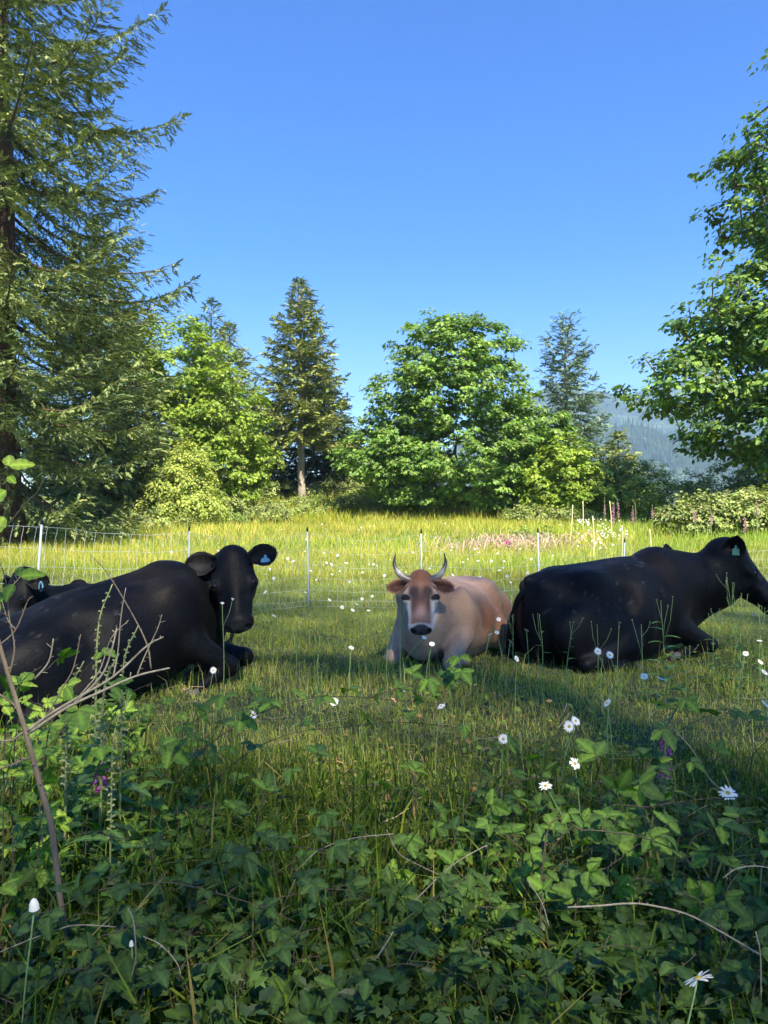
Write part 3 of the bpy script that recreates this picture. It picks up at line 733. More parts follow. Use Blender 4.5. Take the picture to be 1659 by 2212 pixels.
def make_cow(name, label, loc, yaw, pitch, S, head, neck_mid, coat, M, black=True, rump=.70, mid=.77, with_=.86, hs=1.0, fore=None, hind=None, ears=None, tags=None,
             horns=False, width=1.0, nkr=1.0, hwd=1.12, ebf=.055, group=None, seed=0, vox=.026, nh=15000):
    """head: (poll, f, u) in world terms; everything is turned into the cow's own frame (x forwards, z up)"""
    root = obj(name, None, loc=loc, label=label, cat='cow', group=group)
    root.rotation_euler = (0, -pitch, yaw)
    Rm = np.array(root.rotation_euler.to_matrix())
    loc = np.array(loc, float)
    W2L = lambda p: ((np.array(p, float)-loc)@Rm)/S
    D2L = lambda d: unit(np.array(d, float)@Rm)
    poll = W2L(head[0]); f = D2L(head[1]); u = D2L(head[2]); u = unit(u-f*(u@f)); l = np.cross(u, f)
    HM = np.stack([f, l, u], 1)                       # head frame -> cow frame
    k_ = hs
    def H(a, b, c): return poll+HM@(np.array([a, b*hwd, c])*k_)
    F = Field()
    w_ = width
    F.sweep(smooth_tab([(-.90, rump-.18, .22, .06, 2), (-.86, rump-.08, .12, .17, 2), (-.72, rump+.01, .04, .30*w_, 2.1), (-.5, rump+.05, -.02, .39*w_, 2.2), (-.2, mid, -.04, .46*w_, 2.15), (.1, mid+.02, -.03, .45*w_, 2.1),
                        (.34, with_-.03, 0, .38*w_, 2.0), (.5, with_, .04, .32*w_, 1.9), (.64, with_-.06, .10, .27*w_, 2), (.78, with_-.18, .16, .2*w_, 2), (.86, with_-.34, .24, .07, 2)]), .05)
    for sy in (1, -1):
        F.ell((-.44, sy*.24*w_, rump-.045), (.10, .08, .05), .13)
        F.ell((-.80, sy*.11, rump-.10), (.06, .05, .05), .06)
        F.ell((.42, sy*.27*w_, .44), (.15, .085, .26), .09)
        F.ell((-.48, sy*.32*w_, .32), (.36, .17*w_, .27), .045)
        F.ell((-.19, sy*.445*w_, .60), (.09, .06, .12), .10, sub=True)
        F.ell((.17, sy*.46*w_, .52), (.05, .05, .22), .10, sub=True)
    F.cone((-.85, 0, rump-.05), (.45, 0, with_-.05), .045, .06, .07)
    # neck, throat
    nb = H(.04, 0, -.10); nm = W2L(neck_mid)
    F.cone((.56, 0, with_-.26), nm, .235*nkr, .165*nkr, .10); F.cone(nm, nb, .165*nkr, .105*k_*nkr, .07)
    thr = H(.14, 0, -.19)
    F.cone((.74, 0, .34), (nm+thr)/2+np.array([0, 0, -.06*nkr]), .15*nkr, .09*nkr, .10); F.cone((nm+thr)/2+np.array([0, 0, -.06*nkr]), thr, .10*nkr, .065*k_, .07)
    F.ell((.72, 0, .30), (.17, .17*w_, .22), .08)
    # head
    e = lambda c, r, k=.03, sub=False: F.ell(H(*c), np.array([r[0], r[1]*hwd, r[2]])*k_, k*k_, HM, sub)
    e((.10, 0, -.095), (.155, .100, .105)); e((.015, 0, -.045), (.065, .055, .055), .04)
    e((.17, 0, -.062), (.12, .108, .060), .03)
    F.cone(H(.16, 0, -.078), H(.44, 0, -.070), .074*k_, .052*k_, .035*k_)
    F.cone(H(.12, 0, -.185), H(.40, 0, -.125), .072*k_, .045*k_, .04*k_)
    for sy in (1, -1):
        e((.16, sy*.058, -.155), (.12, .050, .095), .03)
        e((.205, sy*.088, -.052), (.045, .030, .030), .022)
        F.cone(H(.25, sy*.06, -.09), H(.42, sy*.045, -.09), .035*k_, .035*k_, .04*k_)
    e((.455, 0, -.078), (.058, .080, .062), .03)
    e((.478, 0, -.070), (.042, .070, .045), .02)
    e((.440, 0, -.140), (.058, .052, .034), .018)
    for sy in (1, -1):
        e((.515, sy*.048, -.052), (.024, .016, .019), .010, True)
        e((.46, sy*.075, -.122), (.06, .02, .006), .008, True)
    e((.50, 0, -.122), (.05, .08, .005), .007, True)
    e((.515, 0, -.085), (.02, .004, .03), .008, True)
    # legs
    fore = fore or {}
    for sy in (1, -1):
        kn, hf = fore.get(sy, ((.86, sy*.27, .10), (.55, sy*.20, .05)))
        el = (.50, sy*.27*w_, .27)
        F.cone(el, kn, .115, .066, .06); F.ell(kn, (.075, .065, .07), .03); F.cone(kn, hf, .055, .042, .02); F.ell(hf, (.055, .05, .045), .02)
    for sy in (1, -1):
        stf = (-.20, sy*.43*w_, .22); hk = (-.66, sy*.46*w_, .10); hh = (-.25, sy*.52*w_, .05)
        if hind and sy in hind: stf, hk, hh = hind[sy]
        F.ell(stf, (.13, .09, .15), .06); F.cone(stf, hk, .105, .065, .04); F.cone(hk, hh, .055, .042, .02); F.ell(hh, (.06, .045, .04), .02)
    # mesh: coarse body plus fine head, one skin
    hc = H(.25, 0, -.09); hr = .38*k_
    V1, F1 = surface_nets(F, (-1.05, -.75, -.06), (1.35, .75, 1.45), vox)
    c1 = V1[F1].mean(1); F1 = F1[np.linalg.norm(c1-hc, axis=1) > hr-.008]
    V2, F2 = surface_nets(F, hc-hr-.02, hc+hr+.02, .0062 if vox < .03 else .011)
    c2 = V2[F2].mean(1); F2 = F2[np.linalg.norm(c2-hc, axis=1) < hr]
    V = np.concatenate([V1, V2]); Fa = np.concatenate([F1, F2+len(V1)])
    used = np.zeros(len(V), bool); used[Fa.ravel()] = True; rm = np.cumsum(used)-1; V = V[used]; Fa = rm[Fa]
    hp = ((V-poll)@HM)/k_/np.array([1, hwd, 1])
    col = coat(V, hp)
    # uneven lie of the hair
    body = make_mesh('body', V*S, Fa, M, col, smooth=True)
    obj('body', body, root)
    r = np.random.RandomState(seed+50)
    # short hair on the skin: soft outline
    tri = Fa[r.randint(0, len(Fa), nh*2)]
    pc = V[tri]; wgt = r.dirichlet([1, 1, 1, 1], len(tri)); pos = (pc*wgt[:, :, None]).sum(1)
    nr = norm(np.cross(pc[:, 2]-pc[:, 0], pc[:, 3]-pc[:, 1])); hpp = ((pos-poll)@HM)/k_/np.array([1, hwd, 1])
    ok = ~((hpp[:, 0] > .40) & (hpp[:, 0] < .6) & (np.abs(hpp[:, 1]) < .1) & (hpp[:, 2] > -.2)) & (pos[:, 2] > .03)
    pos, nr, hpp = pos[ok][:nh], nr[ok][:nh], hpp[ok][:nh]
    onhead = (np.linalg.norm(hpp-np.array([.25, 0, -.09]), axis=1) < .34)
    lay = np.where(onhead[:, None], f[None], np.array([[-.8, 0, -.6]])); lay = norm(lay-nr*(lay*nr).sum(1)[:, None]+r.randn(len(pos), 3)*.35)
    hl = (.011+.007*r.rand(len(pos)))[:, None]*np.where(onhead, .75, 1)[:, None]
    ridge = ((pos[:, 2] > with_-.12) & (pos[:, 0] > .2) & (~onhead)) | ((hpp[:, 0] < .04) & onhead)
    hl = hl*np.where(ridge, 1.35, 1)[:, None]
    tip = pos+norm(lay*.95+nr*.20)*hl; sd = norm(np.cross(lay, nr))*.0013
    Vh = np.stack([pos-sd-nr*.001, pos+sd-nr*.001, tip], 1).reshape(-1, 3)
    hcol = np.repeat(coat(pos, hpp), 3, 0)*np.clip(1+.18*r.randn(len(Vh), 1), .5, 1.6)
    obj('coat_hair', make_mesh('coat_hair', Vh*S, np.arange(len(Vh)).reshape(-1, 3), M, hcol, smooth=False), root, kind='stuff')
    # eyes
    for sy in (1, -1):
        c = H(.212, sy*.094, -.034)
        th, ph = np.meshgrid(np.linspace(0, pi, 9), np.linspace(0, 2*pi, 13)[:-1], indexing='ij')
        q = np.stack([np.sin(th)*np.cos(ph)*.024, np.sin(th)*np.sin(ph)*.017, np.cos(th)*.020], -1).reshape(-1, 3)*k_
        i, j = np.meshgrid(np.arange(8), np.arange(12), indexing='ij')
        Fq = np.stack([i*12+j, i*12+(j+1) % 12, (i+1)*12+(j+1) % 12, (i+1)*12+j], -1).reshape(-1, 4)
        obj('eye', make_mesh('eye', (c+q@HM.T)*S, Fq, M_EYE, smooth=True), root)
        # upper lid with lashes
        a = Acc(); arc = [H(.212-.006*sin(t)-.020*cos(t), sy*(.094-.024*cos(t)*.6), -.032+.020*sin(t)-.004) for t in np.linspace(-.1, pi+.1, 7)]
        a.add(*tube(np.array(arc)*S, .0045*k_*S, 5), col=coat(V[:1], np.array([[.2, sy*.12, -.05]]))*.3)
        for t in np.linspace(.3, pi-.3, 9):
            p0 = H(.206-.020*cos(t), sy*(.097-.018*cos(t)), -.028+.014*sin(t)); p1 = p0+HM@(np.array([.006*cos(t)+.006, sy*.020, .006]))*k_
            sdv = f*.002; a.add(np.array([p0-sdv, p0+sdv, p1])*S, np.array([[0, 1, 2]]), col=(.01, .008, .006))
        obj('eyelid', a.mesh('eyelid', M), root)
    # ears
    ears = ears or {}
    for sy in (1, -1):
        d, op, Le, We = ears.get(sy, ((-.10, sy*.98, -.05), (.35, 0, .9), .19, .115))
        d = unit(HM@np.array(d, float)); op = HM@np.array(op, float); op = unit(op-d*(op@d)); sv = np.cross(d, op)
        b0 = H(ebf, sy*.080, -.060)
        nu, nv = 12, 9
        U, Wv = np.meshgrid(np.linspace(0, 1, nu), np.linspace(-1, 1, nv), indexing='ij')
        wid = We*.5*np.interp(U, [0, .12, .35, .6, .82, .94, 1], [.38, .58, .92, 1.0, .74, .42, .06])*k_
        cup = (.050*(1-U)**.6+.012)*k_*(Wv**2)*1.0-.03*k_*np.sin(U*pi)*.6
        Pf = b0+d*(U*Le*k_)[..., None]+sv*(Wv*wid)[..., None]+op*cup[..., None]-op*(.03*U*U)[..., None]*0
        th_ = (.006+.010*(1-U)*(1-Wv**2))*k_
        Pb = Pf-op*th_[..., None]
        VV = np.concatenate([Pf.reshape(-1, 3), Pb.reshape(-1, 3)])
        i, j = np.meshgrid(np.arange(nu-1), np.arange(nv-1), indexing='ij')
        q1 = np.stack([i*nv+j, (i+1)*nv+j, (i+1)*nv+j+1, i*nv+j+1], -1).reshape(-1, 4); q2 = q1[:, ::-1]+nu*nv
        e1 = [[a_*nv, a_*nv+nu*nv, (a_+1)*nv+nu*nv, (a_+1)*nv] for a_ in range(nu-1)]
        e2 = [[a_*nv+nv-1, (a_+1)*nv+nv-1, (a_+1)*nv+nv-1+nu*nv, a_*nv+nv-1+nu*nv] for a_ in range(nu-1)]
        bb = (nu-1)*nv; e3 = [[bb+j_, bb+j_+nu*nv, bb+j_+1+nu*nv, bb+j_+1] for j_ in range(nv-1)]
        if black: cc = np.full((len(VV), 3), .012)*np.array([1.1, 1, 1])
        else:
            inner = np.array([.06, .022, .014]); rim = np.array([.34, .17, .10]); edge = np.clip((np.abs(Wv)-.55)/.4, 0, 1).reshape(-1, 1)*.85+np.clip((U.reshape(-1, 1)-.85)/.15, 0, 1)*.4
            edge = np.clip(edge, 0, 1); cc = np.concatenate([inner*(1-edge)+rim*edge, np.broadcast_to(np.array([.26, .13, .075]), (nu*nv, 3))])
        a = Acc(); a.add(VV*S, [np.concatenate([q1, q2, np.array(e1), np.array(e2), np.array(e3)])], cc)
        # fringe of hair round the rim and in the cup
        nf = 420; uu = r.rand(nf); vv = np.where(r.rand(nf) < .6, np.sign(r.randn(nf))*r.uniform(.75, 1, nf), r.uniform(-.9, .9, nf)); endf = r.rand(nf) < .25; uu = np.where(endf, r.uniform(.9, 1, nf), uu)
        ww = We*.5*np.interp(uu, [0, .12, .35, .6, .82, .94, 1], [.38, .58, .92, 1.0, .74, .42, .06])*k_
        cu = (.050*(1-uu)**.6+.012)*k_*vv**2-.018*k_*np.sin(uu*pi)
        p0 = b0+d*(uu*Le*k_)[:, None]+sv*(vv*ww)[:, None]+op*cu[:, None]
        p1 = p0+norm(d*.8+sv*(vv*.9)[:, None]+op*.35+r.randn(nf, 3)*.3)*(.010+.012*r.rand(nf))[:, None]
        s2 = norm(r.randn(nf, 3))*.0015
        Vf = np.stack([p0-s2, p0+s2, p1], 1).reshape(-1, 3)
        a.add(Vf*S, np.arange(len(Vf)).reshape(-1, 3), (.012, .011, .011) if black else (.30, .16, .10))
        er = obj('ear', a.mesh('ear', M, smooth=True), root)
        if tags and sy in tags:
            kind, tw, tl, tm = tags[sy]
            tp = b0+d*(.60*Le*k_)+op*.012-sv*0
            dn = D2L((0, 0, -1)); sid = unit(np.cross(dn, D2L((0, -1, 0)))); nrm_ = np.cross(sid, dn)
            if kind == 'flag':
                prof = [(-.12, 0), (.12, 0), (.16, .25), (.5, .42), (.5, 1), (-.5, 1), (-.5, .42), (-.16, .25)]
                fr = np.array([tp+sid*a_*tw+dn*b_*tl+nrm_*.006 for a_, b_ in prof]); bk = fr-nrm_*.003
                n8 = 8; a = Acc()
                a.add(np.concatenate([fr, bk])*S, [np.array([[0, 1, 2, 7], [7, 2, 3, 6], [6, 3, 4, 5], [15, 10, 9, 8], [14, 11, 10, 15], [13, 12, 11, 14]]),
                                                np.array([[i_, i_+8, (i_+1) % 8+8, (i_+1) % 8] for i_ in range(8)])])
                obj('ear_tag', a.mesh('ear_tag', tm), er)
            else:
                loop = [tp+sid*(tw*.5*sin(t)*(.35+.65*(1-cos(t))/2))+dn*(tl*(1-cos(t))/2)+nrm_*(.012+.004*sin(2*t)) for t in np.linspace(0, 2*pi, 25)]
                obj('ear_tag', make_mesh('ear_tag', *(lambda q: (q[0]*S, q[1]))(tube(np.array(loop), .0065, 6)), tm, smooth=True), er)
    # horns
    if horns:
        for sy in (1, -1):
            q_ = 1.0 if sy > 0 else 1.03
            path = spline([H(.050, sy*.050, -.05), H(.040, sy*.078, -.038), H(.020, sy*.112, -.020), H(-.020, sy*.140*q_, .000), H(-.085, sy*.158*q_, .018), H(-.175*q_, sy*.150*q_, .030)], 6)
            t = np.linspace(0, 1, len(path)); rad = np.interp(t, [0, .2, .5, .8, 1], [.042, .034, .025, .014, .003])*k_
            Vt, Ft = tube(path, rad, 12); tt = np.repeat(np.concatenate([[0], t, [1]]), 12)[:, None]
            ctab = np.array([[.10, .07, .055], [.11, .085, .07], [.30, .26, .21], [.42, .38, .31], [.10, .08, .07], [.02, .015, .014], [.015, .012, .012]])
            ch = np.stack([np.interp(tt[:, 0], [0, .28, .45, .56, .68, .8, 1], ctab[:, q]) for q in range(3)], -1)
            ch = ch*(1+.15*np.sin(tt*90)*(tt < .5))*np.clip(1+.1*r.randn(len(ch), 1), .6, 1.4)
            obj('horn', make_mesh('horn', Vt*S, Ft, M_HORN, ch, smooth=True), root)
    # hooves: pairs of toes
    for sy in (1, -1):
        kn, hf = fore.get(sy, ((.86, sy*.27, .10), (.55, sy*.20, .05)))
        hfd = unit(np.array(hf)-np.array(kn)); hk, hh = (-.66, sy*.46*w_, .10), (-.25, sy*.52*w_, .05)
        if hind and sy in hind: _, hk, hh = hind[sy]
        hhd = unit(np.array(hh)-np.array(hk))
        for bp, dd in ((np.array(hf, float), hfd), (np.array(hh, float), hhd)):
            a = Acc(); sv = unit(np.cross(dd, [0, 0, 1.]))
            for q in (-1, 1):
                pp = [bp+sv*q*.022+dd*.02, bp+sv*q*.024+dd*.06, bp+sv*q*.024+dd*.10+np.array([0, 0, -.012]), bp+sv*q*.018+dd*.125+np.array([0, 0, -.02])]
                a.add(*tube(np.array(pp)*S, np.array([.03, .033, .028, .012])*S, 8))
            obj('hoof', a.mesh('hoof', M_HOOF, smooth=True), root)
    # tail along the ground
    tl = spline([(-.84, 0, rump-.10), (-.93, .06, rump-.22), (-.96, .14, .28), (-.90, .24, .10), (-.78, .32, .045)], 6)
    Vt, Ft = tube(tl, np.interp(np.linspace(0, 1, len(tl)), [0, .3, .8, 1], [.035, .024, .018, .03]), 8)
    obj('tail', make_mesh('tail', Vt*S, Ft, M, coat(Vt, (Vt-poll)@HM), smooth=True), root)
    return root

def black_coat(V, hp):
    n = vnoise(V[:, 0]*3, V[:, 1]*3+V[:, 2]*2, 2.0, 9)*.5+vnoise(V[:, 0], V[:, 2]+V[:, 1], 14, 4)*.5
    c = np.array([.0038, .0042, .0055])*(1+.35*n[:, None])
    # rusty brown hair colour on the shoulders and along the back
    rust = np.clip(1-np.abs(V[:, 0]-.32)/.22, 0, 1)*np.clip((V[:, 2]-.35)/.3, 0, 1)*.6
    c += rust[:, None]*np.array([.007, .003, .001])
    nose = np.clip(1-np.linalg.norm((hp-np.array([.50, 0, -.065]))/np.array([.05, .07, .05]), axis=1), 0, 1)[:, None]
    c += np.clip(nose*2, 0, 1)*np.array([.022, .022, .024])
    # dust specks
    dust = (vnoise(V[:, 0], V[:, 1]+V[:, 2], 26, 21) > .78) & (V[:, 2] > .45) & (np.linalg.norm(hp, axis=1) > .7)
    c[dust] += .02
    dst = np.clip(vnoise(V[:, 0], V[:, 1]*1.5+V[:, 2]*1.5, 3.3, 61)*1.6-.5, 0, 1)*np.clip((V[:, 2]-.3)/.3, 0, 1)*np.clip(.6+vnoise(V[:, 0]*.6, V[:, 1]+V[:, 2], 40, 62), 0, 1)
    c += dst[:, None]*np.array([.010, .009, .008])
    return c

def fawn_coat(V, hp):
    base = np.array([.42, .25, .15]); red = np.array([.25, .115, .062]); pale = np.array([.50, .36, .27]); cream = np.array([.62, .56, .48]); dark = np.array([.06, .035, .03])
    def mixc(c, d, t): t = np.clip(t, 0, 1)[:, None]; return c*(1-t)+d*t
    n = vnoise(V[:, 0]+V[:, 1], V[:, 2], 5, 2)*.6+vnoise(V[:, 0], V[:, 2]*2+V[:, 1], 15, 7)*.4
    c = np.broadcast_to(base, (len(V), 3)).copy()
    c = mixc(c, red, (np.clip(1-np.abs(V[:, 2]-.36)/.3, 0, 1)*np.clip((.45-V[:, 0])/.2, 0, 1)*1.25)*(.75+.9*n))
    c = mixc(c, pale*.95, np.clip((V[:, 0]-.52)/.25, 0, 1)*.35)
    c = mixc(c, base*.85, np.clip((.40-np.linalg.norm(hp-np.array([.2, 0, -.25]), axis=1))/.1, 0, 1)*.6)
    c = mixc(c, pale, np.clip((.16-V[:, 2])/.12, 0, 1)*.6)
    c = mixc(c, red*.7, np.clip(1-np.linalg.norm((V-np.array([.86, .27, .13]))/np.array([.13, .1, .1]), axis=1), 0, 1)*.5)
    # head
    hw = np.clip((.33-np.linalg.norm((hp-np.array([.25, 0, -.07]))*np.array([1, 1.4, 1.35]), axis=1))/.04, 0, 1)
    fz, ly, uz = hp[:, 0], hp[:, 1], hp[:, 2]
    h = np.broadcast_to(np.array([.23, .105, .06]), (len(V), 3)).copy()
    g = lambda c0, w0: np.exp(-((fz-c0[0])/w0[0])**2-((ly-c0[1])/w0[1])**2)
    h = mixc(h, np.array([.20, .075, .04]), g((.03, 0), (.09, .075))*.9)
    h = mixc(h, np.array([.34, .17, .10]), g((.12, 0), (.04, .06))*.6)
    h = mixc(h, np.array([.46, .33, .25]), np.exp(-((fz-.15)/.05)**2)*np.exp(-((np.abs(ly)-.088)/.02)**2)*1.0)
    h = mixc(h, dark, np.clip(np.exp(-((fz-.185)/.055)**2)*np.exp(-((np.abs(ly)-.042)/.030)**2)*2.1*(.85+.35*n), 0, 1))
    h = mixc(h, np.array([.07, .04, .037]), g((.235, 0), (.05, .05))*.9)
    h = mixc(h, dark*1.2, np.clip(np.exp(-((fz-.29)/.07)**2)*np.exp(-((ly+.0-.045*np.sign(ly))/.016)**2)*1.1, 0, 1)*(.8+.3*n))
    cheek = np.clip((fz-.19)/.07, 0, 1)*np.clip((np.abs(ly)-.052)/.022, 0, 1)
    h = mixc(h, cream, cheek*.95)
    h = mixc(h, cream*.95, np.clip((-.105-uz)/.04, 0, 1)*np.clip((fz-.12)/.1, 0, 1)*.9)
    h = mixc(h, np.array([.45, .28, .21]), g((.36, 0), (.05, .045))*.7)
    h = mixc(h, np.array([.50, .44, .37]), np.clip((fz-.448)/.014, 0, 1)*.8)
    nose = np.linalg.norm((hp-np.array([.530, 0, -.060]))/np.array([.088, .068, .078]), axis=1)
    h = mixc(h, np.array([.040, .036, .038]), np.clip((1.0-nose)/.12, 0, 1))
    nst = np.sqrt(((ly-.048*np.sign(ly))/.020)**2+((uz+.052)/.024)**2+((fz-.515)/.05)**2)
    h = mixc(h, np.array([.004, .003, .003]), np.clip((1.1-nst)/.3, 0, 1))
    h = mixc(h, np.array([.02, .018, .018]), np.exp(-((uz+.122)/.010)**2)*np.clip((fz-.45)/.02, 0, 1))
    # eye rims
    ey = np.sqrt(((fz-.212-.4*(.094-np.abs(ly)))/.026)**2+((np.abs(ly)-.092)/.034)**2+((uz+.040)/.05)**2)
    h = mixc(h, np.array([.015, .01, .01]), np.clip((1.15-ey)/.3, 0, 1))
    c = c*(1-hw[:, None])+h*hw[:, None]
    return np.clip(c*(1+.10*n[:, None]), .004, 1)

def gz(x, y): return float(ground(x, y))
def loc2w(loc, yaw, p): return np.array([loc[0]+p[0]*cos(yaw)-p[1]*sin(yaw), loc[1]+p[0]*sin(yaw)+p[1]*cos(yaw), loc[2]+p[2]])

# left black cow: looks back at the camera
make_cow('black_cow', 'large black cow lying at the left, face turned to the camera', (-1.82, 5.05, .10), R(42), R(8), 1.0,
         (P(500, 1190, 5.35), (.17, -.52, -.83), (.14, -.95, .3)), P(430, 1290, 5.6), black_coat, M_BLACK, rump=.60, mid=.735, with_=.80, hs=1.12, hwd=1.24, nkr=1.1, width=.94,
         fore={1: ((1.05, .0, .0), (.68, .08, -.04)), -1: ((.74, -.32, .06), (.48, -.34, -.02))},
         ears={-1: ((-.06, -.97, .05), (.15, .1, .95), .19, .165), 1: ((-.26, .95, .05), (.15, 0, .95), .185, .155)}, tags={1: ('flag', .062, .075, M_TAG)}, seed=1)
# black cow behind it
make_cow('black_cow', 'black cow at the far left, mostly hidden behind the larger one, looped blue tag', (-2.15, 6.5, .14), R(208), 0, .9,
         (P(44, 1234, 5.95), (-.18, -.45, -.86), (-.30, -.9, .25)), P(70, 1300, 6.1), black_coat, M_BLACK, rump=.60, mid=.64, with_=.66, hs=1.12,
         ears={1: ((-.02, .97, .0), (.2, .0, .95), .17, .14), -1: ((.05, -.85, -.4), (.3, .0, .95), .15, .11)}, tags={1: ('loop', .045, .075, M_TAG)}, seed=2, vox=.035, nh=6000)
# fawn cow
ML = (.56, 6.50, gz(.6, 6.5)-.02)
make_cow('fawn_cow', 'horned fawn and brown cow lying in the middle, facing the camera', ML, R(-114), 0, .90,
         (P(908, 1238, 5.75), (-.02, -.62, -.78), (-.05, -.9, .45)), P(897, 1285, 6.02), fawn_coat, M_FAWN, black=False, rump=.66, mid=.69, with_=.70, hs=1.03, ebf=.085, width=.92, nkr=.95, hwd=1.3,
         fore={1: ((.84, .30, .10), (.52, .30, .05)), -1: ((.78, -.26, .08), (.5, -.26, .05))},
         ears={1: ((.16, .96, -.06), (.15, 0, 1), .165, .125), -1: ((.10, -.96, -.06), (.15, 0, 1), .165, .125)}, horns=True, seed=3, vox=.02, nh=22000)
# right black cow
make_cow('black_cow', 'large black cow lying at the right, rump nearest and head turned away', (1.88, 6.35, .11), R(25), R(1.5), .95,
         (P(1582, 1176, 6.6), (.66, -.20, -.73), (.72, -.25, .64)), P(1535, 1255, 6.65), black_coat, M_BLACK, rump=.79, mid=.86, with_=.89, hs=1.36, nkr=1.4, hwd=1.0,
         ears={-1: ((-.50, -.45, .62), (.0, -1, -.3), .17, .135), 1: ((-.3, .9, .2), (.3, 0, .9), .17, .12)}, tags={-1: ('flag', .065, .09, M_TAGG)},
         fore={-1: ((.84, -.30, .10), (.5, -.28, .05)), 1: ((.86, .2, .10), (.55, .2, .05))}, seed=4)
# the cow hidden behind it
make_cow('black_cow', 'black cow hidden behind the right one, only the top of its head showing', (2.2, 8.1, gz(2.2, 8.1)-.02), R(10), 0, .8,
         (P(1462, 1197, 7.9), (.5, .45, -.75), (.5, -.4, .7)), P(1450, 1230, 8.0), black_coat, M_BLACK, rump=.62, mid=.66, with_=.72, hs=1.15, seed=5, vox=.045, nh=5000)
# ================================================================ GRASS
M_GRASS = leaf_mat('grass_blade', trans=.35, rough=.6, spec=.12, tint=(1.12, 1, .55), tgain=(1.25, 1.2, .5))
def blades(acc, x, y, h, w_, col, r, lean=.5, seg=2, z=None, dirn=None, curl=1.0):
    n = len(x); z = ground(x, y) if z is None else z
    az = r.uniform(0, 2*pi, n) if dirn is None else dirn
    d = np.stack([np.cos(az), np.sin(az), 0*az], -1); tw = r.uniform(0, 2*pi, n); s = np.stack([np.cos(tw), np.sin(tw), 0*tw], -1)*w_[:, None]*.5
    ln = (np.abs(r.randn(n))*lean+.1)[:, None]
    base = np.stack([x, y, z-.01], -1)
    up = np.array([0, 0, 1.])
    mid = base+up*h[:, None]*.55+d*h[:, None]*.22*ln
    tip = base+up*(h[:, None]*np.clip(1.0-.35*ln*curl, .25, 1))+d*h[:, None]*.75*ln
    V = np.stack([base-s, base+s, mid-s*.8, mid+s*.8, tip], 1).reshape(-1, 3)
    b = np.arange(n)[:, None]*5
    if seg == 2: acc.add(V, [np.concatenate([b+np.array([[2, 3, 4]])]), b+np.array([[0, 1, 3, 2]])], np.repeat(col, 5, 0))
    else:
        V = np.stack([base-s, base+s, tip], 1).reshape(-1, 3); b = np.arange(n)[:, None]*3
        acc.add(V, b+np.array([[0, 1, 2]]), np.repeat(col, 3, 0))

def pick_cols(n, table, r):
    pick = r.rand(n); c = np.zeros((n, 3)); cum = 0
    for q, f in table:
        sel = (pick >= cum) & (pick < cum+f); c[sel] = vary(int(sel.sum()), q, .18, .10, r); cum += f
    return np.clip(c, .01, 1)

def field_points(n, y0, y1, r, wide=.56, m0=.6, power=1.0):
    """random ground points inside the view's wedge between two distances"""
    y = y0+(y1-y0)*r.rand(n)**power
    return (r.rand(n)*2-1)*(wide*y+m0), y

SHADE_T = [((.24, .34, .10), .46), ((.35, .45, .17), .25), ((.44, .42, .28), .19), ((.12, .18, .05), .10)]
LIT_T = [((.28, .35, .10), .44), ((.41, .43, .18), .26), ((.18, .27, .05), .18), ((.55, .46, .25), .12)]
r = np.random.RandomState(101)
a = Acc()
# short turf around and behind the cows, with straw-coloured thatch
for n, y0, y1, hm, hw in ((60000, 3.0, 6.5, .06, .0045), (54000, 6.5, 10.5, .085, .006), (50000, 10.5, 15.5, .11, .009)):
    x, y = field_points(n, y0, y1, r)
    pt = .5+.5*vnoise(x, y, 1.6, 8); tall = .55+.9*np.clip(.5+.6*vnoise(x, y, 2.3, 12), 0, 1)
    h = hm*r.uniform(.5, 1.6, n)*tall*np.interp(x, [-1, 0, 1.8, 3], [.9, 1, .85, .8]); c = pick_cols(n, SHADE_T, r)
    dry = np.clip((vnoise(x, y, 1.1, 33)+.1)*1.3, 0, 1)*np.interp(x, [-.5, 1.2], [.35, 1])*np.interp(y, [3.5, 6.5, 9], [1, .8, .3])
    c = c*(1-.45*dry[:, None])+np.array([.44, .37, .22])*.45*dry[:, None]
    c *= (.8+.4*pt)[:, None]
    blades(a, x, y, h, hw*r.uniform(.6, 1.4, n), c, r, lean=.75, seg=1 if y0 > 3 else 2)
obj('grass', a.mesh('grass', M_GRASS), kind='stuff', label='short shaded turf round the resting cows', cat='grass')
# sunlit meadow
a = Acc()
for n, y0, y1, hm, hw in ((60000, 13.5, 21, .20, .014), (60000, 21, 37, .30, .026)):
    x, y = field_points(n, y0, y1, r, .60, 1)
    y = np.minimum(y, 36+.6*vnoise(x, y, .3, 3))
    c = pick_cols(n, LIT_T, r); pt = vnoise(x, y, .35, 14)
    c = c*(1+.18*pt[:, None])*np.array([1, 1, 1])
    g = np.clip(vnoise(x*.6, y, .5, 44)*1.4, 0, 1)[:, None]*.6+np.clip((x-6)/6, 0, .5)[:, None]
    c = c*(1-g)+c*np.array([.72, .98, .8])*g
    blades(a, x, y, hm*r.uniform(.4, 1.3, n)*(1+.3*pt), hw*r.uniform(.6, 1.4, n), c, r, lean=.5, seg=1)
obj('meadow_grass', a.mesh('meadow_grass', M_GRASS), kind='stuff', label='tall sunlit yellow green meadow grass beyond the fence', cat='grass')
# rank grass on the bank and at the meadow's far edge
a = Acc(); n = 26000
x = r.uniform(-16, 17, n); y = r.uniform(33.5, 47, n)
blades(a, x, y, .5*r.uniform(.4, 1.4, n), .045*r.uniform(.6, 1.4, n), pick_cols(n, [((.26, .32, .06), .5), ((.40, .38, .17), .25), ((.2, .28, .06), .25)], r), r, lean=.6, seg=1)
obj('bank_grass', a.mesh('bank_grass', M_GRASS), kind='stuff', label='rank grass on the bank between meadow and trees', cat='grass')
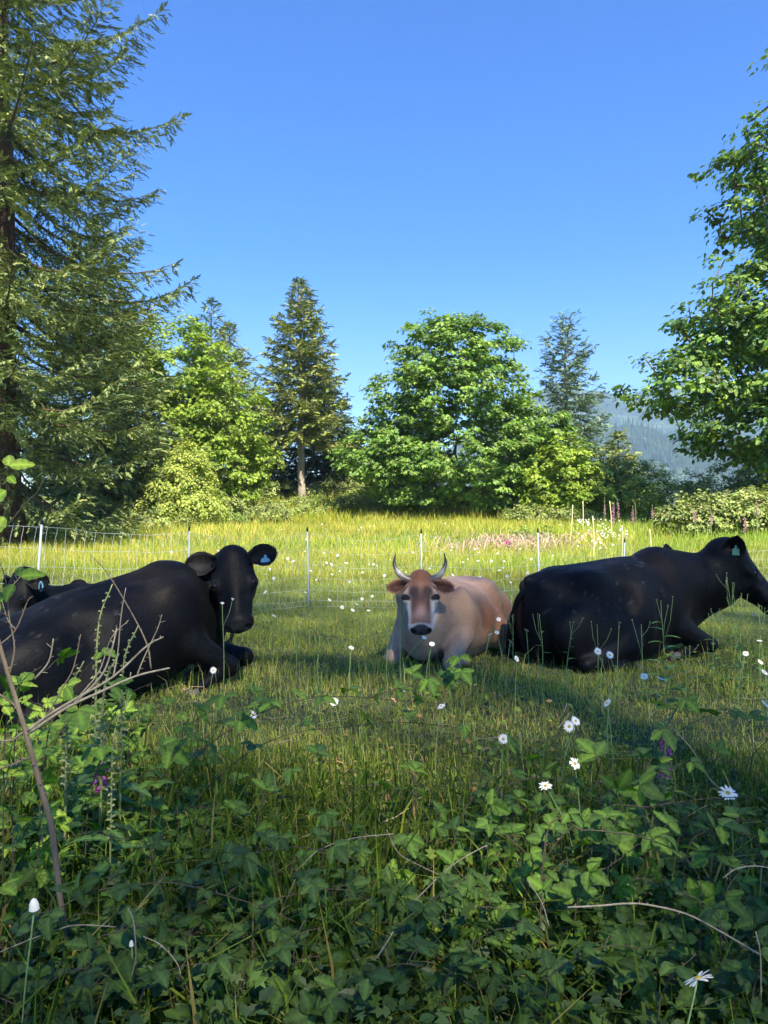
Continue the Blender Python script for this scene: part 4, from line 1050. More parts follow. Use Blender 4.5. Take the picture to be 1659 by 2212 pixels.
# rough grass close to the camera: long dark blades
a = Acc()
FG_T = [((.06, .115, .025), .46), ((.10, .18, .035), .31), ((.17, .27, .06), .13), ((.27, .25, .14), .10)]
n = 30000; x, y = field_points(n, 1.35, 3.9, r, .56, .35)
h = .17*r.uniform(.4, 1.6, n)*np.interp(y, [1.4, 2.6, 3.2, 3.9], [1.1, .9, .5, .4])*np.clip(.9+.6*vnoise(x, y, 1.7, 51), .4, 1.7)
c = pick_cols(n, FG_T, r)
blades(a, x, y, h, .0045*r.uniform(.5, 1.5, n), c, r, lean=.8, seg=2)
n = 3200; x, y = field_points(n, 1.4, 3.4, r, .56, .35); x = np.where(r.rand(n) < .35, -np.abs(x), x)
h = .36*r.uniform(.5, 1.35, n)
blades(a, x, y, h, .008*r.uniform(.6, 1.4, n), pick_cols(n, FG_T, r), r, lean=1.0, seg=2)
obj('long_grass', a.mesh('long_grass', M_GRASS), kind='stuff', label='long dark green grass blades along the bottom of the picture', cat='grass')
# weeds in the turf: fine stems with narrow leaves
a = Acc(); n = 2600; x, y = field_points(n, 3.2, 8.5, r, .52, .2)
keep = vnoise(x, y, 1.3, 71) > -.05; x, y = x[keep], y[keep]; n = len(x)
blades(a, x, y, r.uniform(.12, .34, n)*np.interp(y, [3.4, 5, 8.5], [.8, 1, 1]), .0035*np.ones(n), pick_cols(n, SHADE_T, r)*1.15, r, lean=.3, seg=2)
obj('weed_stems', a.mesh('weed_stems', M_GRASS), kind='stuff', label='thin upright weed stems standing out of the turf', cat='weeds')
# ================================================================ FENCE AND MEADOW THINGS
M_POST = flat_mat('white_fibreglass_post', (.72, .76, .80), rough=.4, var=.05)
M_CAP = flat_mat('black_plastic_cap', (.02, .02, .02), rough=.5)
M_NET = flat_mat('white_net_twine', (.56, .60, .50), rough=.7, var=.08)
M_CANE = flat_mat('dry_straw_cane', (.62, .56, .28), rough=.8, var=.2, bscale=20)
posts = [(-1.10*4.7, 6.6, 1.08), (74, 7.6, 1.02), (407, 9.0, 1.05), (667, 10.3, 1.05), (910, 10.4, 1.05), (1165, 10.4, 1.05), (1345, 11.0, .86), (1600, 12.0, .7), (1850, 13.0, .9)]
fence = obj('net_fence', None, loc=(0, 10, 0), label='white electric net fence on thin white posts running behind the cows', cat='fence')
tops = []; bots = []
for q, (px, Y, h) in enumerate(posts):
    x = px if q == 0 else (px-829.5)/1659*Y
    z = gz(x, Y); ln = [-.02, .075, .01, -.02, .0, -.02, .03, 0, 0][q]
    b0 = np.array([x, Y, z-.05]); t0 = np.array([x+ln, Y, z+h])
    off = np.array([0, 10, 0])
    pr = .0125 if q < 2 else .0095
    p = obj('post', make_mesh('post', *tube([b0-off, (b0+t0)/2-off, t0-off], [pr, pr, pr*.9], 8), M_POST, smooth=True), fence)
    cp = t0-off
    obj('post_cap', make_mesh('post_cap', *tube([cp-[0, 0, .03], cp+[0, 0, .012], cp+[0, 0, .03]], [pr*1.25, pr*1.25, pr*.6], 8), M_CAP, smooth=True), p)
    tops.append(t0-off); bots.append(b0-off)
a = Acc(); r = np.random.RandomState(33)
LV = [.03, .14, .27, .42, .58, .76, .95]
for q in range(len(posts)-1):
    L_ = np.linalg.norm(tops[q+1]-tops[q]); nseg = 10
    s = np.linspace(0, 1, nseg+1)
    def pt(u, lv):
        sag = -.09*np.sin(u*pi)*lv*(1 if q not in (0, 1) else .5)
        b = bots[q]*(1-u)+bots[q+1]*u; t = tops[q]*(1-u)+tops[q+1]*u
        p = b+(t-b)*lv; zg = gz(p[0], p[1]+10)
        p = p.copy(); p[2] = max(p[2]+sag, zg+.02); return p
    for lv in LV:
        a.add(*tube([pt(u, lv)+r.randn(3)*[0, .004, .006] for u in s], .0023 if q < 2 else .0018, 3, cap=False))
    for k in range(int(L_/.105)):
        u = (k+.5)/int(L_/.105)
        pp = [pt(u, lv)+np.array([r.randn()*.007+.010*(-1)**j_, 0, 0]) for j_, lv in enumerate(LV)]
        a.add(*tube(spline(pp, 2), .0021 if q < 2 else .0016, 3, cap=False))
obj('netting', a.mesh('netting', M_NET), fence, kind='stuff')

# canes standing in the meadow on the right
for (x0, y0, x1, y1, Y, lb) in [(1237, 1091, 1230, 1143, 21, 'leaning straw cane in the meadow, leftmost of the row at the right'), (1259, 1083, 1258, 1122, 24, 'thin straw cane near the yellow green maple skirt'),
        (1317, 1083, 1321, 1124, 24, 'straw cane among the pink foxgloves'), (1280, 1115, 1282, 1184, 17, 'straw cane rising out of the white flower patch'),
        (1344, 1135, 1339, 1203, 14.5, 'straw cane beside the short white fence post'), (1403, 1143, 1406, 1196, 15, 'straw cane just behind the back of the right black cow')]:
    t0 = P(x0, y0, Y); b0 = P(x1, y1, Y); b0[2] = min(b0[2], gz(b0[0], Y)-.02)
    m_ = (t0+b0)/2+np.array([.02, 0, 0])
    V_, F_ = tube(spline([b0-b0, m_-b0, t0-b0], 5), [.016]*9+[.014]*2 if False else .014, 6)
    # joints along the cane
    o = obj('cane', make_mesh('cane', V_, F_, M_CANE, smooth=True), loc=b0); tag(o, lb, 'cane', 'straw canes standing in the meadow')

# foxgloves
M_FOX = leaf_mat('foxglove', trans=.3, rough=.5)
BELL_T = np.linspace(0, 2*pi, 7)[:-1]
def bell(r_=1.0):
    rings = [(0, .15), (.35, .42), (.75, .5), (1.0, .62)]
    V = np.concatenate([np.stack([np.full(6, x0), rr*.55*np.cos(BELL_T), rr*.55*np.sin(BELL_T)], -1) for x0, rr in rings])
    i, j = np.meshgrid(np.arange(3), np.arange(6), indexing='ij')
    return V, np.stack([i*6+j, i*6+(j+1) % 6, (i+1)*6+(j+1) % 6, (i+1)*6+j], -1).reshape(-1, 4)
BELL_V, BELL_F = bell()
def foxglove(px, py_top, Y, h, lb, fl=(.3, .75), ncol=(.55, .10, .36), bent=.05, seed=0, size=.035, group='pink foxgloves at the far edge of the meadow', leaves=True, pods=0):
    r = np.random.RandomState(seed); top = P(px, py_top, Y); x = top[0]; base = np.array([x-bent*.3, Y, gz(x, Y)-.02]); hh = top[2]-base[2]
    root = obj('foxglove', None, loc=base, label=lb, cat='foxglove', group=group)
    st = spline([(0, 0, 0), (bent*.1, 0, hh*.5), (bent*.3, 0, hh*.85), (bent*.3+bent, 0, hh)], 6)
    a = Acc(); a.add(*tube(st, np.linspace(.3, .12, len(st))*min(size, .037), 6), col=(.30, .34, .13))
    obj('stem', a.mesh('stem', M_FOX, smooth=True), root)
    fw = Acc(); bd = Acc(); n = 26 if size > .03 else 44
    for k in range(n):
        u = .42+.56*k/n; p = np.array([np.interp(u*hh, st[:, 2], st[:, q]) for q in range(3)]); az = k*2.4+r.randn()*.3
        if fl[0] < (u-.42)/.56 < fl[1]:
            d = unit([cos(az)*.8, sin(az)*.8-.25, -.65]); M_ = frames(np.array([[0, 0, 1.]]), d[None]); M_ = frames(np.cross(d, [1., 0, .1])[None], d[None])
            scatter(fw, BELL_V, BELL_F, (p+d*.01)[None], M_, size*(1.1-.3*u), vary(1, ncol, .15, .03, r))
        else:
            d = unit([cos(az), sin(az), .25]); sc_ = size*(.9 if u < .75 else .55)*(1 if size > .03 else 1.25)
            scatter(bd, OVAL_V, OVAL_F, (p+d*sc_*.5)[None], frames(np.array([[0, 0, 1.]])+r.randn(1, 3)*.3, d[None]), sc_*1.5, vary(1, (.34, .38, .16), .15, .05, r))
            scatter(bd, BELL_V, BELL_F, p[None], frames(np.cross(d, [1., 0, .1])[None], d[None]), sc_*.8, vary(1, (.36, .36, .2), .15, .05, r))
    if fw.n: obj('flowers', fw.mesh('flowers', M_FOX, smooth=True), root, kind='stuff')
    if bd.n: obj('buds', bd.mesh('buds', M_FOX), root, kind='stuff')
    if leaves:
        for k in range(7):
            az = k*2.4+r.rand(); u = .08+.06*k; p = np.array([0, 0, hh*u*.9]); d = unit([cos(az), sin(az), .45]); L_ = hh*.22*(1.1-u)
            a = Acc(); scatter(a, OVAL_V+[.5, 0, 0], OVAL_F, p[None], frames(np.array([[0, 0, 1.]]), d[None]), L_*1.2, vary(1, (.18, .26, .08), .15, .05, r))
            obj('leaf', a.mesh('leaf', M_FOX), root)
    return root
for q, (px, py, Y, lb, fl, bent) in enumerate([
        (1306, 1074, 24, 'faint pink foxglove, leftmost at the meadow edge', (.2, .7), .0), (1325, 1086, 22, 'short deep pink foxglove, second from the left', (.1, .9), .02),
        (1334, 1068, 22.5, 'tall deep pink foxglove with bent tip', (.15, .75), -.12), (1367, 1092, 23, 'small purple foxglove beside a straw coloured stalk', (.1, .8), .0),
        (1372, 1079, 23, 'faded straw coloured foxglove with nodding tip', (2, 3), -.1), (1409, 1090, 24, 'small pale pink foxglove against the hedge', (.2, .8), .0),
        (1486, 1070, 23, 'tall pale pink foxglove left of the right cow\'s head', (.2, .8), .0), (1500, 1090, 21, 'pink foxglove leaning above the cow\'s ear', (.2, .8), -.1),
        (1535, 1092, 21, 'two toned foxglove behind the right cow\'s forehead', (.1, .6), -.05), (1607, 1104, 19, 'low pink foxglove with several stalks near the right edge', (.0, .7), -.1),
        (1634, 1070, 21, 'tall pink foxglove at the right edge', (.2, .8), -.06), (1448, 1100, 22, 'withered foxglove in front of the low hedge', (2, 3), -.05)]):
    foxglove(px, py, Y, 0, lb, fl=fl, bent=bent, seed=200+q, size=.045, leaves=False, ncol=(.62, .30, .50) if 'pale' in lb or 'faint' in lb else (.60, .24, .46))
foxglove(1097, 1163, 20, 0, 'single pink foxglove in the patch of dry bramble stems', fl=(.1, .9), seed=230, size=.085, leaves=False, group=None)

# dry bramble heap in the meadow
r = np.random.RandomState(61); M_DRY = leaf_mat('dry_stem', trans=0, rough=.8, spec=.2)
c0 = at(1115, 20.5); a = Acc()
for k in range(230):
    b0 = np.array([r.randn()*1.0, r.randn()*.9, 0]); az = r.uniform(0, 2*pi); ll = r.uniform(.25, .8); hh = r.uniform(.08, .38)
    e = b0+np.array([cos(az)*ll, sin(az)*ll, r.uniform(-.02, .15)]); m_ = (b0+e)/2+np.array([0, 0, hh])
    zb = [gz(c0[0]+p_[0], c0[1]+p_[1])-c0[2] for p_ in (b0, m_, e)]
    pts = spline([b0+[0, 0, zb[0]], m_+[0, 0, zb[1]], e+[0, 0, zb[2]]], 3)
    V_, F_ = tube(pts, .008, 3, cap=False); a.add(V_, F_, vary(1, (.42, .30, .22), .2, .08, r))
o = obj('bramble_heap', None, loc=c0); obj('stems', a.mesh('stems', M_DRY), o, kind='stuff'); tag(o, 'heap of dry pinkish brown bramble stems in the sunlit meadow', 'bramble'); 
n = 420; a = Acc(); x = r.randn(n)*1.1; y = r.randn(n)*.9; z = np.array([gz(c0[0]+u_, c0[1]+v_) for u_, v_ in zip(x, y)])-c0[2]+r.uniform(.05, .35, n)
scatter(a, OVAL_V, OVAL_F, np.stack([x, y, z], -1), frames(np.array([0, 0, 1.])+r.randn(n, 3)*.5, r.randn(n, 3)), .07*r.uniform(.6, 1.3, n), pick_cols(n, [((.24, .30, .07), .6), ((.45, .30, .2), .4)], r))
obj('leaves', a.mesh('leaves', M_SHRUB), o, kind='stuff')
bush(1145, 21.5, .75, .55, 88, BR1, 'small green bush growing in the dry bramble heap', n=26, size=.08)

# white flowers scattered through the meadow
DAISY_V = np.concatenate([[[0, 0, .0]], np.stack([np.cos(np.linspace(0, 2*pi, 17)[:-1]), np.sin(np.linspace(0, 2*pi, 17)[:-1]), 0*np.linspace(0, 1, 16)], -1)*np.where(np.arange(16) % 2, 1, .72)[:, None]])
DAISY_F = np.array([[0, k+1, (k+1) % 16+1] for k in range(16)])
HEX_V = np.concatenate([[[0, 0, 0]], np.stack([np.cos(np.arange(6)*pi/3), np.sin(np.arange(6)*pi/3), np.zeros(6)], -1)]); HEX_F = np.array([[0, k+1, (k+1) % 6+1] for k in range(6)])
pts = []
for (px, py, sx, sy, k) in [(1258, 1152, 10, 7, 28), (1300, 1170, 22, 8, 60), (1330, 1176, 14, 6, 16), (1050, 1200, 120, 22, 30), (900, 1190, 160, 25, 26), (700, 1200, 120, 25, 20), (1400, 1150, 80, 18, 14), (500, 1210, 120, 25, 14)]:
    for _ in range(k):
        x_, y_ = px+r.randn()*sx, py+r.randn()*sy; Y = min(max((1.3-.55)/max(.01, (y_-1115)/1659), 12), 26)
        pts.append(P(x_, y_, Y)*[1, 1, 0]+[0, 0, 0]); pts[-1][2] = gz(pts[-1][0], Y)+r.uniform(.18, .36)
pts = np.array(pts); n = len(pts); a = Acc()
scatter(a, HEX_V, HEX_F, pts, frames(np.array([0, -.5, .7])+r.randn(n, 3)*.3, r.randn(n, 3)), r.uniform(.018, .032, n), np.full((n, 3), .75))
for p_ in pts: a.add(np.array([[p_[0]-.002, p_[1], p_[2]-.3], [p_[0]+.002, p_[1], p_[2]-.3], [p_[0], p_[1]+.002, p_[2]]]), np.array([[0, 1, 2]]), (.2, .3, .06))
obj('meadow_flowers', a.mesh('meadow_flowers', M_FOX), kind='stuff', label='tiny white flowers scattered through the sunlit meadow', cat='flowers')
# ================================================================ FOREGROUND PLANTS
def rleaf_mat(name, c1, c2, c3, trans=.33, rough=.36, spec=.5, tg=(1.5, 1.7, .45)):
    """leaf whose colour differs a little from one leaf to the next (Object Info) with paler veins"""
    m, nt, out = mat(name); L = nt.links.new
    oi = N(nt, 'ShaderNodeObjectInfo'); r_ = ramp(nt, oi.outputs['Random'], [(.0, c1), (.5, c2), (1, c3)])
    a = N(nt, 'ShaderNodeAttribute', attribute_name='Col')
    mx = N(nt, 'ShaderNodeMix', data_type='RGBA', blend_type='MULTIPLY'); mx.inputs[0].default_value = 1
    L(r_.outputs[0], mx.inputs[6]); L(a.outputs['Color'], mx.inputs[7])
    tc = N(nt, 'ShaderNodeTexCoord'); nz = N(nt, 'ShaderNodeTexNoise', i_Scale=70.0, i_Detail=3.0); L(tc.outputs['Object'], nz.inputs['Vector'])
    r2 = ramp(nt, nz.outputs[0], [(.35, (.75, .75, .75)), (.65, (1.25, 1.25, 1.25))])
    m2 = N(nt, 'ShaderNodeMix', data_type='RGBA', blend_type='MULTIPLY'); m2.inputs[0].default_value = 1; L(mx.outputs[2], m2.inputs[6]); L(r2.outputs[0], m2.inputs[7])
    p = N(nt, 'ShaderNodeBsdfPrincipled', i_Roughness=rough); p.inputs['Specular IOR Level'].default_value = spec; L(m2.outputs[2], p.inputs['Base Color'])
    b = N(nt, 'ShaderNodeBump', i_Strength=.5, i_Distance=.004); L(nz.outputs[0], b.inputs['Height']); L(b.outputs[0], p.inputs['Normal'])
    t = N(nt, 'ShaderNodeBsdfTranslucent'); m3 = N(nt, 'ShaderNodeMix', data_type='RGBA', blend_type='MULTIPLY'); m3.inputs[0].default_value = 1
    L(m2.outputs[2], m3.inputs[6]); m3.inputs[7].default_value = (*tg, 1); L(m3.outputs[2], t.inputs['Color'])
    ms = N(nt, 'ShaderNodeMixShader'); ms.inputs[0].default_value = trans; L(p.outputs[0], ms.inputs[1]); L(t.outputs[0], ms.inputs[2]); L(ms.outputs[0], out.inputs['Surface'])
    return m
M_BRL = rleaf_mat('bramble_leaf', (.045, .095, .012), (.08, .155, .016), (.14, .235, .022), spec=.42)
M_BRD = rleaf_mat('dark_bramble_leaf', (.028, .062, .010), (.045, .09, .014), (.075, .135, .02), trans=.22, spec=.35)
M_YGL = rleaf_mat('yellow_green_leaf', (.20, .32, .035), (.26, .38, .04), (.32, .42, .05), trans=.45)  # bramble leaf in a brighter, yellower green
M_CANEG = bark_mat('bramble_cane_bark', (.04, .035, .02), (.11, .085, .045), scale=30, bump=.3)
M_CANEP = bark_mat('dead_pale_cane_bark', (.14, .11, .07), (.42, .36, .25), scale=40, bump=.3)
M_CANEB = bark_mat('brown_sapling_bark', (.11, .075, .045), (.30, .22, .14), scale=25, bump=.5)
M_DAISYP = flat_mat('white_daisy_petal', (.88, .82, .66), rough=.6, var=.04)
M_DAISYC = flat_mat('yellow_daisy_centre', (.62, .42, .04), rough=.8, var=.3, bscale=400, bump=.5)
M_STEM = flat_mat('pale_green_stem', (.20, .30, .10), rough=.6, var=.2, bscale=30)

def leaflet_mesh(name, seed, m, wid=.62, teeth=9, serr=.09, fold=.16, curl=.18):
    """toothed oval leaf of length 1 along x, folded on its midrib and drooping at the tip"""
    r = np.random.RandomState(seed); n = teeth*2+1
    t = np.linspace(0, 1, n)
    w = wid*.5*np.sin(pi*np.clip(t, 0, 1)**.82)**.8*(1-.15*t); w[0] = .01; w[-1] = 0
    ser = np.where(np.arange(n) % 2 == 1, 1+serr*1.6, 1-serr); ser[0] = ser[-1] = 1
    tt = np.where(np.arange(n) % 2 == 1, t+.025, t)
    bend = -curl*t**2+r.uniform(-.04, .04)*np.sin(t*3)
    mid = np.stack([t, 0*t, bend], -1); V = [mid]; C_ = [np.full(n, 1.75)]; alt = np.where(np.arange(n) % 2 == 1, 1.18, .82)
    for s in (1, -1):
        f1 = np.stack([tt*.5+t*.5, s*w*.52, bend+fold*w*.62+.012*np.sin(t*40)], -1); f2 = np.stack([tt, s*w*ser, bend+fold*w*1.0-.03*(w/w.max())**2+r.randn(n)*.008], -1)
        V += [f1, f2]; C_ += [alt, alt*.9]
    V = np.concatenate(V); col = np.repeat(np.concatenate(C_)[:, None], 3, 1)
    F = []
    for k in range(n-1):
        for (a_, b_, fl) in ((0, 1, 0), (1, 2, 0), (0, 3, 1), (3, 4, 1)):
            q = [a_*n+k, a_*n+k+1, b_*n+k+1, b_*n+k]; F.append(q if fl else q[::-1])
    return make_mesh(name, V, np.array(F), m, col, smooth=True)
LEAFS = {'g': [leaflet_mesh('leaf', 300+q, M_BRL, wid=.66+.05*(q % 3), teeth=4, serr=.045, fold=.2+.15*(q % 3), curl=.1+.09*(q % 4)) for q in range(6)]}
def recolour(lst, m):
    out = []
    for me in lst:
        c = me.copy(); c.materials.clear(); c.materials.append(m); out.append(c)
    return out
LEAFS['d'] = recolour(LEAFS['g'], M_BRD); LEAFS['y'] = recolour(LEAFS['g'], M_YGL)
TRI_LEAF = 6*2*4*2
def put_leaf(root, base, p, d, nrm, L_, tone, r, name='leaf', mesh=None):
    M_ = frames(np.array([nrm], float), np.array([d], float))[0]
    me = mesh or LEAFS[tone][r.randint(len(LEAFS[tone]))]
    o = bpy.data.objects.new(name, me); C.objects.link(o); o.parent = root
    mt = mathutils.Matrix(M_.tolist()).to_4x4()
    o.matrix_local = mathutils.Matrix.Translation((p-base).tolist()) @ mt @ mathutils.Matrix.Diagonal((L_, L_*r.uniform(.85, 1.1), L_, 1))
    return o

def cane_plant(name, label, cat, canes, r, tone='g', leaf=.07, step=.10, m=None, rad=.0022, group=None, thorns=True, skip=0.0, five=0.0, start=.12, up=.8):
    """canes: list of world point lists; toothed leaves in threes along them"""
    base = np.array(canes[0][0], float); root = obj(name, None, loc=base, label=label, cat=cat, group=group)
    mm = m or M_CANEG
    for ci, cn in enumerate(canes):
        sp = spline(np.array(cn, float), 6); sl = np.concatenate([[0], np.cumsum(np.linalg.norm(np.diff(sp, axis=0), axis=1))]); tot = sl[-1]
        a = Acc(); R0 = rad if ci == 0 else rad*.85
        a.add(*tube(sp-base, np.linspace(R0, R0*.45, len(sp)), 5))
        def on(s): return np.array([np.interp(s, sl, sp[:, q]) for q in range(3)])
        if thorns:
            for s in np.arange(.02, tot, .028):
                p = on(s)-base; az = r.uniform(0, 2*pi); T = norm(on(min(s+.01, tot))-on(max(s-.01, 0))+1e-6); e1 = unit(np.cross(T, [.3, .2, 1])); e2 = np.cross(T, e1)
                d = e1*cos(az)+e2*sin(az); a.add(np.array([p-T*.003, p+T*.003, p+d*.008-T*.003]), np.array([[0, 1, 2]]))
        if leaf > 0:
            s = tot*start+r.rand()*step*.5; k = 0
            while s < tot:
                if r.rand() >= skip:
                    p = on(s); T = unit(on(min(s+.02, tot))-on(max(s-.02, 0))); sd = unit(np.cross(T, [0, 0, 1]))*(1 if k % 2 else -1)
                    pd = unit(sd*r.uniform(.3, .9)+T*r.uniform(.2, .8)+np.array([0, 0, r.uniform(.1, 1.0)])); pl = r.uniform(.35, .75)*leaf
                    e = p+pd*pl; a.add(*tube([p-base, (p+e)/2-base+[0, 0, .004], e-base], .0013, 3, cap=False))
                    hd = unit(pd*[1, 1, .25]+r.randn(3)*.25); up_ = unit(np.array([0, 0, up])+r.randn(3)*.33+np.array([0, -.22, 0])); sv = np.cross(up_, hd)
                    L_ = leaf*r.uniform(.7, 1.15)*(1-.25*s/tot)
                    put_leaf(root, base, e+hd*.008, unit(hd+np.array([0, 0, -.15])), up_, L_, tone, r)
                    for q in (1, -1):
                        put_leaf(root, base, e, unit(hd*.35+sv*q+np.array([0, 0, -.1])), unit(up_+r.randn(3)*.15), L_*.85, tone, r)
                        if r.rand() < five: put_leaf(root, base, e, unit(-hd*.35+sv*q*.8), unit(up_+r.randn(3)*.2), L_*.6, tone, r)
                s += step*r.uniform(.7, 1.3); k += 1
        obj('cane', a.mesh('cane', mm, smooth=True), root)
    return root
def PP(lst, Y): return [P(x, y, Y+(dy[0] if dy else 0)) for x, y, *dy in lst]
rf = np.random.RandomState(77)
def down(pts):
    """lead the first point of a cane down into the ground"""
    p0 = np.array(pts[0]); g0 = p0.copy(); g0[2] = gz(p0[0], p0[1])-.02; g0[0] -= (pts[1][0]-pts[0][0])*.25
    return ([g0]+list(pts)) if p0[2]-g0[2] > .06 else pts
CP = cane_plant
G = 'bramble canes arching across the foreground'
CP('bramble', 'bramble cane arching left to right below the fawn cow, leafless dark stem', 'bramble', [down(PP([(385, 1790, -.1), (450, 1700), (545, 1620), (640, 1582), (740, 1570), (850, 1560), (960, 1568), (1060, 1590), (1130, 1645)], 2.75))], rf, leaf=.062, step=.21, start=.2, group=G)
CP('bramble', 'leafy bramble sprays rising in front of the fawn cow, upper arch', 'bramble',
   [down(PP([(330, 1760), (420, 1640), (520, 1560), (620, 1520), (700, 1505), (800, 1507), (880, 1515), (960, 1520)], 2.65)), PP([(800, 1507), (850, 1490), (900, 1480), (960, 1470), (990, 1430), (960, 1405)], 2.65), PP([(930, 1550), (960, 1500), (985, 1470)], 2.6)], rf, leaf=.072, step=.075, five=.3, start=.3, group=G)
CP('bramble', 'brown bramble cane slanting up at right between the daisies', 'bramble', [down(PP([(1320, 1810), (1350, 1740), (1385, 1680), (1420, 1610), (1450, 1550), (1475, 1505)], 2.35)), PP([(1350, 1745), (1310, 1690), (1290, 1640)], 2.3)], rf, leaf=.082, step=.085, start=.25, rad=.0032, group=G)
CP('bramble', 'reddish bramble cane reaching the right edge below the single big daisy', 'bramble', [down(PP([(1290, 1770), (1400, 1742), (1480, 1730), (1560, 1722), (1670, 1722), (1780, 1735)], 2.2))], rf, leaf=.06, step=.2, group=G)
CP('bramble', 'dark bramble cane curving down at the right, over deep shade', 'bramble', [down(PP([(1180, 1800), (1260, 1792), (1330, 1798), (1400, 1812), (1470, 1845), (1510, 1900), (1515, 1990), (1505, 2070)], 1.95))], rf, leaf=.064, step=.13, group=G)
CP('bramble', 'broad leaved bramble clump low at right of centre', 'bramble',
   [down(PP([(1130, 1950), (1180, 1850), (1230, 1790), (1290, 1760)], 2.1)), down(PP([(1200, 1960), (1160, 1870), (1100, 1810), (1060, 1790)], 2.15)), down(PP([(1250, 1930), (1330, 1860), (1400, 1810), (1450, 1800)], 2.05))], rf, leaf=.075, step=.075, five=.4, group=G)
CP('bramble', 'leafy bramble sprays at the left below the rump of the black cow', 'bramble',
   [down(PP([(190, 1760), (215, 1650), (240, 1560), (280, 1500), (330, 1475)], 2.4)), down(PP([(330, 1740), (370, 1640), (420, 1560), (480, 1530), (560, 1520)], 2.5)), down(PP([(90, 1700), (120, 1600), (170, 1540), (230, 1500)], 2.3)), down(PP([(30, 1680), (40, 1560), (60, 1480), (110, 1440)], 2.2))], rf, leaf=.078, step=.085, five=.3, group=G)
CP('bramble', 'bright bramble leaves at the far left against the black cow', 'bramble',
   [down(PP([(10, 1640), (20, 1540), (50, 1470), (90, 1440)], 2.1)), down(PP([(100, 1620), (140, 1520), (190, 1440), (240, 1410)], 2.45))], rf, leaf=.072, step=.085, tone='y', skip=.35, group=G)
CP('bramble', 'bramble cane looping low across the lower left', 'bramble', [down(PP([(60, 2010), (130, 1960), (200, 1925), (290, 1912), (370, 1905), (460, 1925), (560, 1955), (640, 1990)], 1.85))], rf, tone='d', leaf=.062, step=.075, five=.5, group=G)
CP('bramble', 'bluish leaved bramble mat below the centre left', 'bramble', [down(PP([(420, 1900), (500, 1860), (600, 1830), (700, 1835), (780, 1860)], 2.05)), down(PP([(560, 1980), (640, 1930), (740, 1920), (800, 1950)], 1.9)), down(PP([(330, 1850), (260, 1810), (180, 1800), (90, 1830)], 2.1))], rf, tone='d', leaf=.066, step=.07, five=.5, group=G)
CP('bramble', 'bramble sprays in the middle foreground under the long arch', 'bramble', [down(PP([(560, 1760), (600, 1700), (660, 1650), (740, 1640)], 2.5)), down(PP([(880, 1790), (900, 1700), (860, 1630), (800, 1610)], 2.45)), down(PP([(980, 1820), (1010, 1740), (1060, 1680), (1120, 1660)], 2.3)), down(PP([(700, 1800), (720, 1740), (780, 1700), (850, 1690)], 2.35))], rf, leaf=.074, step=.1, skip=.15, group=G)
CP('bramble', 'pale grey green bramble leaves right of centre under the daisies', 'bramble', [down(PP([(1060, 1740), (1110, 1690), (1180, 1680), (1250, 1700)], 2.4)), down(PP([(1400, 1700), (1450, 1660), (1520, 1640), (1600, 1650)], 2.35)), down(PP([(1420, 1640), (1480, 1570), (1560, 1540), (1620, 1560)], 2.6)), down(PP([(1480, 1850), (1540, 1790), (1620, 1770), (1680, 1780)], 2.1))], rf, leaf=.068, step=.095, group=G)
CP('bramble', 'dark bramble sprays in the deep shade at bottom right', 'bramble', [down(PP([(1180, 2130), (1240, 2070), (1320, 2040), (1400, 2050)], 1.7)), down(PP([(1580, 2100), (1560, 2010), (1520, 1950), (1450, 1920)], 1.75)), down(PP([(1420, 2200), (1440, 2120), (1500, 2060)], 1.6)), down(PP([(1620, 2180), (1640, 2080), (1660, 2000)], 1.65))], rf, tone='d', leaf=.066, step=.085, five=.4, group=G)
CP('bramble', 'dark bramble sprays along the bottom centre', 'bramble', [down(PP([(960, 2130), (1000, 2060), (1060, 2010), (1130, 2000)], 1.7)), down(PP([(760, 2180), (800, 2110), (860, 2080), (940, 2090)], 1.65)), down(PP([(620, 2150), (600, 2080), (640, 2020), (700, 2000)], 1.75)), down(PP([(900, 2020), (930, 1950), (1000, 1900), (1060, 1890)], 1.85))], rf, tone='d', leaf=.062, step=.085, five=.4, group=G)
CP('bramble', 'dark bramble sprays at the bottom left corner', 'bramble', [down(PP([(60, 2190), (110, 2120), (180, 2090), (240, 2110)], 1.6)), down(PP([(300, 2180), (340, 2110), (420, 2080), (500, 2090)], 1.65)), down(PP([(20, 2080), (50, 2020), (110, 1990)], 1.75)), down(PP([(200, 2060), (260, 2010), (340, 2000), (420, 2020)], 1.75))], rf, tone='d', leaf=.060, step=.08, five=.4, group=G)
CP('bramble', 'bright low leaves at the lower right edge', 'bramble', [down(PP([(1560, 1960), (1600, 1880), (1650, 1840), (1700, 1830)], 1.9)), down(PP([(1540, 1820), (1600, 1800), (1660, 1815)], 2.0))], rf, leaf=.07, step=.075, group=G)
CP('bramble', 'leafy shoots hanging into the left edge beside the tall spruce', 'bramble', [PP([(-60, 1200), (0, 1152), (54, 1090), (80, 1064), (93, 1040), (106, 1028)], 1.9), PP([(-30, 1250), (9, 1116), (14, 1060), (16, 1010)], 1.9)], rf, leaf=0, rad=.0022, group=None, thorns=False)
tw = [o for o in bpy.data.objects if o.name.startswith('bramble')][-1]
root_ = [o for o in bpy.data.objects if o.get('label', '').startswith('leafy shoots hanging')][0]; bb = np.array(root_.location)
for (x0, y0, x1, y1, L_) in [(18, 1005, 62, 984, .062), (20, 1008, 8, 975, .05), (14, 1060, -20, 1080, .06), (10, 1116, -14, 1150, .06), (16, 1030, 34, 1040, .03)]:
    p0, p1 = P(x0, y0, 1.9), P(x1, y1, 1.88); put_leaf(root_, bb, p0, unit(p1-p0), unit([.1, -.8, .5]), L_, 'y', rf)

